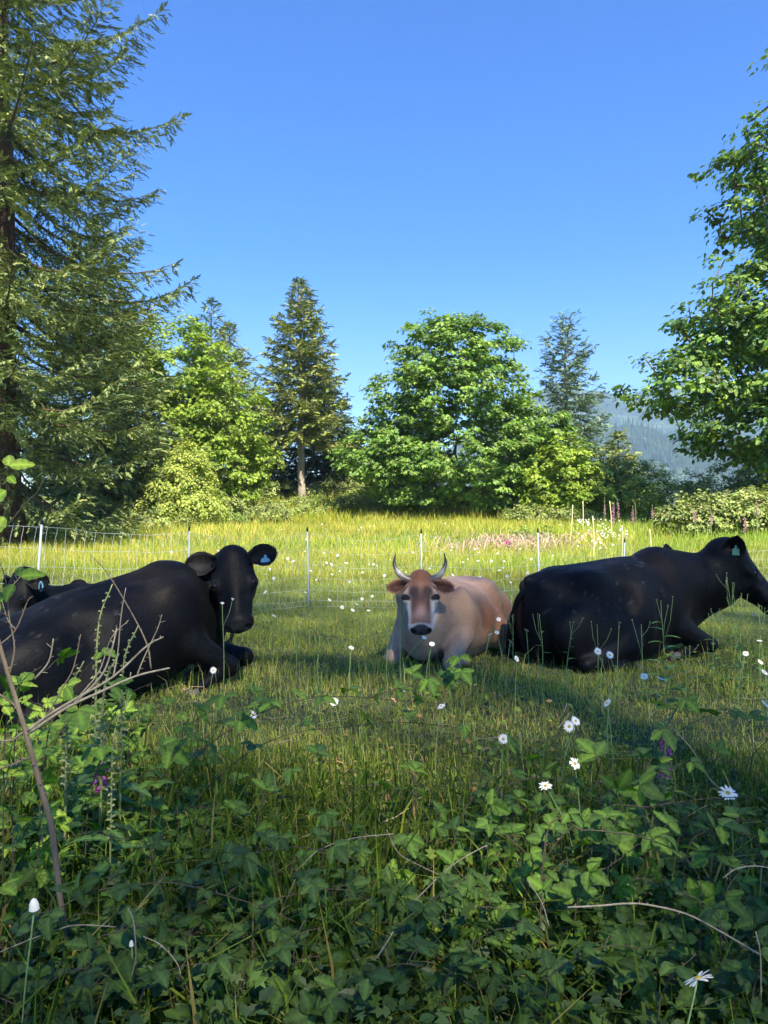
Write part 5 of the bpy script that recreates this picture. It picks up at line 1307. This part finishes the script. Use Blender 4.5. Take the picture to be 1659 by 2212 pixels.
# more bramble clumps, placed by hand through the foreground
def clump(px, py, Y, lb, seed, ncane=4, reach=.34, hh=.26, tone='g', leaf=.066):
    r = np.random.RandomState(seed); c = P(px, py, Y); z0 = gz(c[0], Y); canes = []
    for k in range(ncane):
        az = 2*pi*k/ncane+r.randn()*.5; ll = reach*r.uniform(.6, 1.15); h_ = hh*r.uniform(.7, 1.2)
        b = np.array([c[0]+r.randn()*.03, Y+r.randn()*.03, z0-.02])
        canes.append([b, b+[cos(az)*ll*.25, sin(az)*ll*.2, h_*.75], b+[cos(az)*ll*.6, sin(az)*ll*.5, h_], b+[cos(az)*ll, sin(az)*ll*.8, h_*.72]])
    return cane_plant('bramble', lb, 'bramble', canes, r, tone=tone, leaf=leaf, step=.075, five=.35, start=.3, group='low bramble clumps in the foreground')
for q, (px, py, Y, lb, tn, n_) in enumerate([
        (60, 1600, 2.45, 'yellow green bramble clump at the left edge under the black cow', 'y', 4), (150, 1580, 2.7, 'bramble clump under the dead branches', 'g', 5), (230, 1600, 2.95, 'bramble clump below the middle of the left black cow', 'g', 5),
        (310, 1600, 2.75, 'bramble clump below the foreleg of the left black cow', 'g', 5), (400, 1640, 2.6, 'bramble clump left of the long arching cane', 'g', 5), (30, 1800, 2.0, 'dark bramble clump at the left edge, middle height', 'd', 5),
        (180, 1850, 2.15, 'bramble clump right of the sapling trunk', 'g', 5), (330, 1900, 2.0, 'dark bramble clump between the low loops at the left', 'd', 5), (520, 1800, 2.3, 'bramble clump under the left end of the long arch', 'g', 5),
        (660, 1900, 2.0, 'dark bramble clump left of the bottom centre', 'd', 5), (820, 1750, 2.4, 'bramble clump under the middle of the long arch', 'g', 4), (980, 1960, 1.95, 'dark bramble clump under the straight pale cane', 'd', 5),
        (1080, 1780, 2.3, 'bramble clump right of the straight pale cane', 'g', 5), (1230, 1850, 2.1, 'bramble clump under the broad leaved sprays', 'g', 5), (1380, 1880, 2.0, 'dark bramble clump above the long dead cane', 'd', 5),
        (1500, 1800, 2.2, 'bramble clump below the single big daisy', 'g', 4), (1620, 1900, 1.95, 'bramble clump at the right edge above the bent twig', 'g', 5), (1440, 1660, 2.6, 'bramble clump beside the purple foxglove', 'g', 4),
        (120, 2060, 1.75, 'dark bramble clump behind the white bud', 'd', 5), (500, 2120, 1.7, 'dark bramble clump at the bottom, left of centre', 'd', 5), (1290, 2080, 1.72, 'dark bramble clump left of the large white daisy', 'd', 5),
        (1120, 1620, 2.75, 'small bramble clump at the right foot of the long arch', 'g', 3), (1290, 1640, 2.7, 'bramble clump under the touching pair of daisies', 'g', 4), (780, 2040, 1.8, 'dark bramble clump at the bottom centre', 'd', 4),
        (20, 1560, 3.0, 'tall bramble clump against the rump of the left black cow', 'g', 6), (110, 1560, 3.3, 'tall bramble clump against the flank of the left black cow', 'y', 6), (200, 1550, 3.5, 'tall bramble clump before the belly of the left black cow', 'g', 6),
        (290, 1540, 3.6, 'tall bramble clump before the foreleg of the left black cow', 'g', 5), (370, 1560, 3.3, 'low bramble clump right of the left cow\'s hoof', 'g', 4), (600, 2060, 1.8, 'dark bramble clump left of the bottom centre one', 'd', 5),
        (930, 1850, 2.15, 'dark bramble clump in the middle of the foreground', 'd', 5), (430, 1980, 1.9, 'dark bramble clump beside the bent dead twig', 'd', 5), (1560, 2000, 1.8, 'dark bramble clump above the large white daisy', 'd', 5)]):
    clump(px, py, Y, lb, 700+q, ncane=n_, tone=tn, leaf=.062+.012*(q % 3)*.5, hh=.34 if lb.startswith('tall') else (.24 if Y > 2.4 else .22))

# pale dead canes
GD = 'pale dead canes lying through the undergrowth'
for (pts, Y, lb, rd) in [([(878, 1962), (940, 1900), (985, 1862), (1040, 1830), (1052, 1826)], 1.95, 'straight pale dead cane slanting up in the centre foreground', .0030),
        ([(1225, 1958), (1290, 1955), (1350, 1950), (1400, 1953), (1480, 1972), (1545, 2005), (1640, 2060)], 1.7, 'long pale dead cane along the lower right', .0042),
        ([(1630, 2010), (1640, 2060), (1641, 2160)], 1.62, 'pale dead twig bent straight down near the lower right edge', .0026),
        ([(800, 2085), (825, 2050), (850, 2010)], 1.8, 'short pale dead cane piece in the lower centre', .0030),
        ([(1440, 1560), (1495, 1620), (1530, 1680), (1572, 1716)], 2.4, 'pale straw stalk leaning towards the single big daisy at right', .0030),
        ([(1560, 1895), (1590, 1875), (1640, 1870), (1700, 1885)], 1.8, 'curved pale dead cane at the right edge', .0030),
        ([(0, 2055), (60, 2030), (120, 2008), (170, 1996), (250, 2000)], 1.75, 'pale dead cane across the lower left', .0026),
        ([(640, 1880), (690, 1835), (760, 1810), (850, 1800)], 2.1, 'thin dead cane arching left of the centre foreground', .0026),
        ([(285, 2110), (295, 2060), (290, 1990), (278, 1960)], 1.7, 'thin upright dead twig in the dark lower left', .0026),
        ([(310, 2020), (350, 2040), (385, 2080), (392, 2110)], 1.68, 'short bent dead twig in the dark lower left', .0024),
        ([(835, 1790), (860, 1840), (900, 1865), (985, 1905)], 2.0, 'thin dead stalk crossing the straight pale cane', .0020),
        ([(1140, 1900), (1170, 1950), (1185, 2000)], 1.8, 'short white stalk standing below the broad leaved bramble', .0024)]:
    pl = PP([(x, y) for x, y in pts], Y); b0 = np.array(pl[0]); V_, F_ = tube(spline(pl, 5)-b0, rd*.55, 5)
    a = Acc(); a.add(V_, F_); sp = spline(pl, 5)-b0
    for k in range(1, len(sp)-1, 2):
        d = unit(rf.randn(3)); a.add(np.array([sp[k]-d[[1, 2, 0]]*.001, sp[k]+[.003, 0, 0], sp[k]+d*.010]), np.array([[0, 1, 2]]))
    o = obj('dead_cane', a.mesh('dead_cane', M_CANEP, smooth=True), loc=b0); tag(o, lb, 'cane', GD)

# dead sapling on the left
Y = 2.0; tr = PP([(119, 1830), (102, 1744), (85, 1686), (71, 1632), (56, 1578), (41, 1530), (20, 1462), (0, 1394), (-20, 1330)], Y)
g0 = tr[0].copy(); g0[2] = gz(g0[0], Y)-.03; g0[0] += .05; b0 = g0
root = obj('dead_sapling', None, loc=b0, label='dead twiggy sapling leaning left at the left edge, pale bare branches', cat='sapling')
def tubeo(nm, pts, r0, r1, m):
    sp = spline(pts, 5)-b0; a = Acc(); a.add(*tube(sp, np.linspace(r0, r1, len(sp)), 7))
    for k in range(2, len(sp)-1, 2):
        T = unit(sp[k+1]-sp[k]); d = unit(np.cross(T, rf.randn(3))); ll = .006+.012*rf.rand()**2
        a.add(*tube([sp[k], sp[k]+d*ll+T*ll*.6], [r1*.9, r1*.5], 4))
    return obj(nm, a.mesh(nm, m, smooth=True), root)
tubeo('trunk', [g0]+tr, .0085, .005, M_CANEB)
for pts, r0, r1, m_ in [([(61, 1578), (102, 1547), (170, 1506), (245, 1462), (316, 1397), (353, 1376)], .0045, .002, M_CANEP), ([(66, 1582), (143, 1530), (221, 1493), (296, 1460), (367, 1443)], .0045, .0022, M_CANEP),
        ([(153, 1527), (218, 1462), (240, 1410), (253, 1357)], .0032, .002, M_CANEP), ([(245, 1462), (255, 1410), (262, 1330), (272, 1270)], .0022, .0012, M_CANEP), ([(76, 1467), (106, 1429), (116, 1380)], .0028, .0016, M_CANEP),
        ([(327, 1445), (315, 1384), (262, 1285), (225, 1230), (194, 1197)], .0024, .0008, M_CANEB), ([(0, 1394), (35, 1360), (60, 1300), (72, 1288)], .0026, .0012, M_CANEB), ([(296, 1460), (312, 1420), (340, 1360), (350, 1328)], .0022, .001, M_CANEP),
        ([(41, 1530), (0, 1500), (-40, 1490)], .003, .002, M_CANEB), ([(71, 1632), (30, 1650), (-20, 1668)], .0032, .002, M_CANEB), ([(20, 1462), (32, 1400), (20, 1330), (14, 1260), (-5, 1200)], .0026, .001, M_CANEB), ([(56, 1578), (20, 1600), (-30, 1590)], .0028, .0016, M_CANEP),
        ([(102, 1547), (140, 1480), (160, 1440), (175, 1370)], .0022, .0010, M_CANEB), ([(170, 1506), (215, 1450), (240, 1380), (278, 1340)], .0020, .001, M_CANEP), ([(35, 1360), (18, 1340), (5, 1300)], .0018, .0008, M_CANEP)]:
    tubeo('branch', PP(pts, Y), r0, r1, m_)
for (x0, y0, x1, y1, L_) in [(44, 1245, 88, 1225, .06), (42, 1246, 38, 1225, .036), (30, 1262, 20, 1290, .05), (5, 1300, -12, 1280, .05)]:
    p0, p1 = P(x0, y0, Y), P(x1, y1, Y-.01); put_leaf(root, b0, p0, unit(p1-p0), unit([.1, -.75, .6]), L_, 'g', rf)
tubeo('branch', PP([(14, 1270), (30, 1262), (44, 1246)], Y), .0016, .001, M_CANEP)

# near foxgloves, left, with big soft leaves
def big_leaf_mesh(seed, m):
    return leaflet_mesh('leaf', seed, m, wid=.40, teeth=6, serr=.02, fold=.35, curl=.45)
M_FXL = rleaf_mat('foxglove_leaf', (.055, .12, .03), (.08, .165, .035), (.11, .2, .045), trans=.3, rough=.5)
BIG = [big_leaf_mesh(400+q, M_FXL) for q in range(4)]
def near_foxglove(px, py, Y, lb, seed, size=.018, fl=(2, 3), rosette=9, rl=.15, ncol=(.42, .08, .30)):
    o = foxglove(px, py, Y, 0, lb, fl=fl, seed=seed, size=size, leaves=False, group='foxgloves near the camera', ncol=ncol)
    b = np.array(o.location); hh = P(px, py, Y)[2]-b[2]; r = np.random.RandomState(seed)
    for k in range(rosette):
        az = k*2.4+r.rand()*.5; u = .05+.5*k/rosette; d = unit([cos(az), sin(az), .8-.3*r.rand()])
        put_leaf(o, b*0, np.array([0, 0, hh*u]), d, unit([-.3*cos(az), -.3*sin(az), 1]), rl*(1.1-.6*k/rosette)*r.uniform(.8, 1.2), 'g', r, mesh=BIG[k % 4])
near_foxglove(213, 1262, 2.75, 'tall green foxglove spike budding in front of the left black cow', 501, rosette=12, rl=.17)
near_foxglove(268, 1352, 2.7, 'shorter green foxglove spike right of the tall one', 502, rosette=8, rl=.16)
near_foxglove(150, 1428, 2.6, 'small green foxglove spike low in front of the cow\'s rump', 503, rosette=7, rl=.14)
near_foxglove(226, 1412, 2.65, 'foxglove with one dull purple bell behind the dead branches', 504, size=.022, fl=(.0, .25), rosette=5, rl=.13)
near_foxglove(1440, 1520, 2.9, 'foxglove with drooping purple bells low on the right', 505, size=.022, fl=(.2, .7), rosette=6, rl=.10)
near_foxglove(248, 1500, 2.3, 'leafy foxglove rosette without flowers below the dead branches', 506, rosette=12, rl=.17, size=.012)

# leafy weeds in front of the right cow and around the fawn cow
def weed(px, py, Y, lb, seed, nl=9, L_=.07, lean=0.0, m=None, name='leafy_weed', head=None, tone='g', br=0):
    r = np.random.RandomState(seed); top = P(px, py, Y); b = np.array([top[0]-lean, Y, gz(top[0]-lean, Y)-.02]); hh = top[2]-b[2]
    root = obj(name, None, loc=b, label=lb, cat='weed', group='weeds standing in the turf')
    st = spline([(0, 0, 0), (lean*.4+r.randn()*.01, 0, hh*.5), (lean, 0, hh)], 6); a = Acc(); a.add(*tube(st, np.linspace(.0032, .0014, len(st)), 5))
    tips = [st[-1]]
    for k in range(br):
        u = r.uniform(.55, .92); p = np.array([np.interp(u*hh, st[:, 2], st[:, q]) for q in range(3)]); az = r.uniform(0, 2*pi); e = p+np.array([cos(az)*.05, sin(az)*.05, hh*(1-u)*.9+.02]); e = e+np.array([r.randn()*.03, r.randn()*.02, r.randn()*.02]); a.add(*tube([p, (p+e)/2+[cos(az)*.012, 0, 0], e], [.0014, .0012, .001], 4)); tips.append(e)
    obj('stem', a.mesh('stem', M_STEM, smooth=True), root)
    for k in range(nl):
        u = .06+.8*k/nl; az = k*2.4+r.rand(); p = np.array([np.interp(u*hh, st[:, 2], st[:, q]) for q in range(3)])
        put_leaf(root, b*0, p, unit([cos(az), sin(az), .75]), unit([-cos(az)*.5, -sin(az)*.5, 1]), L_*(1.15-.75*u)*r.uniform(.8, 1.2), tone, r, mesh=BIG[k % 4])
    a = Acc()
    for e in tips:
        for k in range(5 if head else 3):
            d = unit([r.randn()*.6, r.randn()*.6, 1]); scatter(a, BELL_V, BELL_F, (e)[None], frames(np.cross(d, [1., 0, .1])[None], d[None]), .008 if not head else .014, vary(1, head or (.28, .34, .12), .15, .05, r))
    obj('flower_buds', a.mesh('flower_buds', M_FOX), root, kind='stuff')
weed(1427, 1300, 4.75, 'leafy weed with broad lower leaves before the right cow\'s shoulder', 601, nl=13, L_=.16, lean=-.03, br=3)
weed(1337, 1348, 4.9, 'thin stalk with a flat grey seed head before the right cow\'s flank', 602, nl=2, L_=.05, head=(.25, .27, .2), br=0)
weed(1165, 1330, 5.2, 'branching weed before the rump of the right cow, left one', 603, nl=9, L_=.07, br=2)
weed(1238, 1345, 5.0, 'curving weed in front of the right cow\'s haunch', 604, nl=9, L_=.07, br=2, lean=.05)
weed(1108, 1330, 5.2, 'tall fine weed between the fawn cow and the right black cow', 605, nl=9, L_=.05, br=4)
weed(1085, 1270, 6.2, 'tall fine weed rising beside the rump of the fawn cow', 606, nl=8, L_=.05, br=3)
weed(865, 1308, 5.15, 'dark slender weed standing in front of the fawn cow\'s neck', 607, nl=5, L_=.05, br=3)
weed(838, 1370, 5.1, 'short slender weed left of the fawn cow\'s chest', 608, nl=5, L_=.04, br=2)
weed(745, 1352, 5.6, 'bushy little weed left of the fawn cow', 609, nl=10, L_=.08, br=3)
weed(1570, 1250, 5.4, 'tall drooping weed before the right cow\'s chin', 610, nl=8, L_=.08, br=6, lean=-.1)
weed(1600, 1290, 5.2, 'bushy weed at the right edge below the cow\'s chin', 611, nl=12, L_=.10, br=4)
weed(1540, 1330, 5.3, 'bushy weed right of the right cow\'s knee', 612, nl=12, L_=.10, br=4)
weed(1640, 1310, 5.2, 'bushy weed touching the right edge', 613, nl=12, L_=.10, br=4)
weed(640, 1345, 5.6, 'pale feathery weed between the left cow and the fawn cow', 614, nl=9, L_=.05, br=2)
weed(1315, 1500, 3.7, 'feathery green weed in the turf below the right cow', 615, nl=12, L_=.07, br=4)
weed(1480, 1400, 4.6, 'grassy weed at the foot of the broad leaved one', 616, nl=8, L_=.12, br=2)
weed(110, 1262, 6.9, 'leafy weed right of the far left cow\'s ear', 617, nl=9, L_=.08, br=3)
weed(480, 1306, 4.4, 'thin stalk with white umbel in front of the left cow\'s chin', 618, nl=1, L_=.03, head=(.7, .72, .66), br=1)
weed(1385, 1352, 4.8, 'small bushy weed at the right cow\'s belly', 619, nl=8, L_=.05, br=2)
weed(1290, 1352, 4.9, 'small upright weed under the right cow\'s flank', 620, nl=8, L_=.05, br=2)
weed(690, 1375, 4.9, 'small upright weed in the open turf between the cows', 621, nl=8, L_=.05, br=2)

# daisies
PET_V = np.array([[.22, -.07, 0], [.22, .07, 0], [.62, -.13, .02], [.62, .13, .02], [.95, -.08, -.02], [.95, .08, -.02], [1.0, 0, -.03]]); PET_F = [np.array([[0, 2, 3, 1], [2, 4, 5, 3]]), np.array([[4, 6, 5]])]
PETAL = make_mesh('petal', PET_V, PET_F, M_DAISYP, smooth=True)
def dome(R0, n=10, h=.45):
    rings = [(1, 0), (.85, .5), (.5, .85), (.05, 1)]
    V = np.concatenate([np.stack([R0*rr*np.cos(np.linspace(0, 2*pi, n+1)[:-1]), R0*rr*np.sin(np.linspace(0, 2*pi, n+1)[:-1]), np.full(n, R0*h*zz)], -1) for rr, zz in rings])
    i, j = np.meshgrid(np.arange(3), np.arange(n), indexing='ij'); return V, np.stack([i*n+j, i*n+(j+1) % n, (i+1)*n+(j+1) % n, (i+1)*n+j], -1).reshape(-1, 4)
a = Acc(); th = np.arange(17)*2*pi/17
scatter(a, PET_V, PET_F, np.zeros((17, 3)), np.stack([np.stack([np.cos(th), np.sin(th), 0*th], -1), np.stack([-np.sin(th), np.cos(th), 0*th], -1), np.tile([0, 0, 1.], (17, 1))], -1), np.random.RandomState(3).uniform(.88, 1.05, 17), np.ones((17, 3)))
RING = a.mesh('petals', M_DAISYP, smooth=True)
DISC = make_mesh('centre', *dome(.27, 10, .5), M_DAISYC, smooth=True)
DISCF = make_mesh('centre', *dome(.30, 5, .5), M_DAISYC, smooth=True)
def daisy(px, py, lb, size=.020, h=None, face=None, seed=0, bud=False, lean=None):
    r = np.random.RandomState(900+seed); h = h or r.uniform(.27, .42)
    Y = (1.3-.10-h)/((py-1115)/1659)
    for _ in range(6): Y = (1.3-gz((px-829.5)/1659*Y, Y)-h)/((py-1115)/1659)
    top = P(px, py, Y); ln = r.randn()*.05 if lean is None else lean; b = np.array([top[0]-ln, Y+r.randn()*.03, 0]); b[2] = gz(b[0], b[1])-.02
    near = Y < 2.9
    root = obj('daisy', None, loc=b, label=lb, cat='daisy', group='oxeye daisies among the cows and weeds')
    t = top-b; st = spline([(0, 0, 0), t*.5+np.array([-ln*.25, 0, .02]), t], 5)
    obj('stem', make_mesh('stem', *tube(st, np.linspace(.0022, .0018, len(st)) if near else .0022, 5), M_STEM, smooth=True), root)
    nrm = unit(face if face is not None else [r.randn()*.5, -.55+r.randn()*.4, .75]); M_ = frames(nrm[None], unit([1, .2, .1])[None])[0]
    mt = mathutils.Matrix.Translation(t.tolist()) @ mathutils.Matrix(M_.tolist()).to_4x4() @ mathutils.Matrix.Diagonal((size, size, size, 1))
    if bud:
        o = obj('bud', make_mesh('bud', dome(.5, 8, 2.2)[0], dome(.5, 8, 2.2)[1], M_DAISYP, smooth=True), root); o.matrix_local = mt; return root
    if near:
        hd = obj('flower_head', DISC, root); hd.matrix_local = mt
        for k in range(18):
            q = obj('petal', PETAL, hd); q.matrix_local = mathutils.Matrix.Rotation(k*2*pi/18+r.randn()*.04, 4, 'Z') @ mathutils.Matrix.Rotation(r.randn()*.12-.05, 4, 'Y') @ mathutils.Matrix.Scale(r.uniform(.85, 1.08), 4)
    else:
        q = obj('petals', RING, root); q.matrix_local = mt; q = obj('centre', DISCF if Y > 6 else DISC, root); q.matrix_local = mt
    return root
DL = [(804, 1288, 'daisy beside the fawn cow\'s right shoulder, upper one'), (770, 1305, 'daisy left of the fawn cow, a little above the widest open one'), (762, 1318, 'widest open daisy left of the fawn cow'),
      (739, 1312, 'pale daisy farthest left of the group left of the fawn cow'), (796, 1319, 'small daisy just left of the fawn cow\'s chest'), (782, 1294, 'faint daisy left of the fawn cow\'s ear'),
      (988, 1263, 'daisy above the back of the fawn cow, leftmost'), (1026, 1252, 'daisy high behind the fawn cow\'s back'), (1051, 1254, 'daisy above the rump of the fawn cow'),
      (1103, 1258, 'flat daisy between the fawn cow and the right cow, highest one'), (1055, 1337, 'daisy in front of the fawn cow\'s rump, left of a pair'), (1065, 1307, 'daisy at the top of the fawn cow\'s rump'),
      (1077, 1338, 'daisy in front of the fawn cow\'s rump, right of a pair'), (1058, 1370, 'tilted daisy below the fawn cow\'s rump'), (1073, 1366, 'ragged daisy below the fawn cow\'s rump'),
      (1137, 1361, 'daisy against the black rump of the right cow, low one'), (1102, 1385, 'open daisy in the grass left of the right cow'), (916, 1377, 'small nodding daisy in front of the fawn cow\'s chest'),
      (933, 1391, 'small daisy before the fawn cow\'s left knee'), (759, 1399, 'small daisy in the grass below left of the fawn cow'), (1116, 1423, 'pale daisy cluster on a long stem left of the right cow'),
      (1213, 1317, 'lone daisy high against the flank of the right cow'), (1291, 1407, 'tall daisy before the right cow\'s belly, left of the pair'), (1317, 1415, 'tall daisy before the right cow\'s belly, right of the pair'),
      (1391, 1461, 'low daisy in the turf below the right cow, left'), (1426, 1465, 'tilted daisy in the turf below the right cow'), (1629, 1327, 'daisy under the chin of the right cow'),
      (1640, 1384, 'daisy near the right edge, topmost in the turf'), (1610, 1412, 'small daisy left of the right edge'), (1642, 1430, 'daisy near the right edge, second from the top'),
      (1651, 1452, 'daisy near the right edge, third from the top'), (1652, 1520, 'daisy near the right edge, lowest of the column'), (461, 1448, 'daisy at the left cow\'s folded knee'),
      (573, 1279, 'daisy just right of the left cow\'s muzzle'), (660, 1280, 'small daisy right of the fence post between the cows'), (592, 1330, 'small daisy low right of the left cow\'s chin'), (712, 1296, 'small daisy in the shade line between the cows'),
      (722, 1516, 'half open daisy among the upper bramble leaves'), (873, 1485, 'daisy caught among bramble leaves below the fawn cow'), (545, 1543, 'daisy low among the brambles left of centre'), (953, 1525, 'yellow white daisy behind the bramble spray'),
      (1087, 1596, 'daisy seen from the side at the end of the long arch'), (1229, 1569, 'large daisy of a touching pair on the right'), (1243, 1557, 'smaller daisy of a touching pair on the right'), (1241, 1649, 'tilted daisy under the touching pair'),
      (1178, 1697, 'half hidden daisy in the leaves right of centre'), (1571, 1712, 'single big daisy above the reddish cane at right'), (1311, 1518, 'thin daisy on a long stem below the right cow'),
      (1505, 2111, 'large white daisy seen edge on in the dark lower right corner')]
for q, (px, py, lb) in enumerate(DL):
    kw = {}
    if py > 1450: kw['size'] = .023
    if lb.startswith('large white daisy seen'): kw = dict(size=.031, h=.42, face=[-.35, .42, .85], lean=.06)
    if lb.startswith('single big'): kw = dict(size=.029, h=.42, face=[0, -.45, .8])
    if lb.startswith('large daisy of'): kw = dict(size=.027, h=.30, face=[-.1, -.8, .5])
    if lb.startswith('tall daisy before'): kw = dict(size=.025, h=.34, face=[.1, -.8, .5])
    if lb.startswith('daisy just right of the left cow') or lb.startswith('widest'): kw = dict(size=.025)
    daisy(px, py, lb, seed=q, **kw)
daisy(76, 1962, 'closed white bud on a long pale stem at the lower left', size=.022, h=.46, bud=True, seed=77, face=[0, -.1, 1], lean=.03)
daisy(286, 2040, 'tiny white bud in the dark lower left', size=.012, h=.3, bud=True, seed=78, face=[0, -.1, 1])

# low leaves on the ground: nobody could count them
LF_V = np.array([[0, 0, 0], [.3, -.26, .05], [.7, -.2, 0], [1, 0, -.12], [.7, .2, 0], [.3, .26, .05], [.5, 0, -.03]]); LF_F = np.array([[0, 1, 6], [1, 2, 6], [2, 3, 6], [3, 4, 6], [4, 5, 6], [5, 0, 6]])
CUT_V = np.array([[0, 0, 0], [.25, -.38, .02], [.36, -.12, 0], [.62, -.36, -.03], [.66, -.10, -.02], [1, 0, -.1], [.66, .10, -.02], [.62, .36, -.03], [.36, .12, 0], [.25, .38, .02]])
CUT_F = [np.array([[0, 1, 2], [2, 3, 4], [4, 5, 6], [6, 7, 8], [8, 9, 0]]), np.array([[0, 2, 6, 8]]), np.array([[2, 4, 6]])]
M_LOW = leaf_mat('ground_cover_leaf', trans=.3, rough=.45, spec=.28, tint=(1.25, 1.1, .7), tgain=(1.5, 1.5, .4))
r = np.random.RandomState(88)
def patchy(n, y0, y1, thr, sc, sd):
    x, y = field_points(n, y0, y1, r, .56, .3); k = vnoise(x, y, sc, sd) > thr; return x[k], y[k]
a = Acc()
x, y = patchy(10500, 1.35, 3.3, -.35, 1.4, 5); n = len(x)
z = ground(x, y)+r.uniform(.01, .20, n)*np.interp(y, [1.4, 3.3], [1.4, .5])
scatter(a, LF_V, LF_F, np.stack([x, y, z], -1), frames(np.array([0, -.15, 1.])+r.randn(n, 3)*.4, r.randn(n, 3)*[1, 1, .2]), r.uniform(.02, .05, n), pick_cols(n, [((.038, .08, .022), .5), ((.065, .13, .027), .3), ((.045, .09, .045), .2)], r))
x, y = patchy(2200, 1.4, 3.2, .15, 1.9, 15); n = len(x)
z = ground(x, y)+r.uniform(.03, .24, n)*np.interp(y, [1.4, 3.2], [1.2, .6])
scatter(a, CUT_V, CUT_F, np.stack([x, y, z], -1), frames(np.array([0, -.2, 1.])+r.randn(n, 3)*.35, r.randn(n, 3)*[1, 1, .2]), r.uniform(.025, .055, n), pick_cols(n, [((.045, .09, .025), .6), ((.07, .13, .05), .3), ((.10, .18, .04), .1)], r))
obj('ground_cover', a.mesh('ground_cover', M_LOW), kind='stuff', label='mat of small dark leaves under the brambles', cat='ground cover')
# small leaves in the open turf
a = Acc(); x, y = patchy(9000, 3.2, 9.0, .0, 1.1, 25); n = len(x); z = ground(x, y)+r.uniform(.0, .10, n)
scatter(a, LF_V, LF_F, np.stack([x, y, z], -1), frames(np.array([0, -.2, 1.])+r.randn(n, 3)*.5, r.randn(n, 3)*[1, 1, .4]), r.uniform(.015, .045, n), pick_cols(n, [((.11, .18, .04), .5), ((.17, .26, .06), .3), ((.30, .22, .12), .2)], r))
obj('turf_weeds', a.mesh('turf_weeds', M_LOW), kind='stuff', label='small broad leaved weeds in the shaded turf', cat='weeds')
# dead twigs, straw and curled leaves
a = Acc()
for k in range(260):
    Yk = r.uniform(1.5, 5.5); xk = r.uniform(-.55, .55)*Yk; az = r.uniform(0, 2*pi); ll = r.uniform(.04, .22); zk = gz(xk, Yk)+r.uniform(.01, .12 if Yk < 3.3 else .03)
    p0 = np.array([xk, Yk, zk]); e = p0+np.array([cos(az)*ll, sin(az)*ll, r.uniform(-.02, .08)]); a.add(*tube([p0, (p0+e)/2+r.randn(3)*.01, e], r.uniform(.0008, .002), 3, cap=False), col=vary(1, (.36, .27, .19), .35, .08, r))
n = 420; Yk = r.uniform(1.5, 5.5, n); xk = r.uniform(-.55, .55, n)*Yk
scatter(a, LF_V*[1, 1, 3], LF_F, np.stack([xk, Yk, ground(xk, Yk)+r.uniform(.01, .05, n)], -1), frames(np.array([0, 0, 1.])+r.randn(n, 3)*.6, r.randn(n, 3)), r.uniform(.015, .045, n), vary(n, (.26, .16, .09), .4, .1, r))
obj('leaf_litter', a.mesh('leaf_litter', M_DRY), kind='stuff', label='dead twigs, straw and brown leaves lying in the grass', cat='litter')
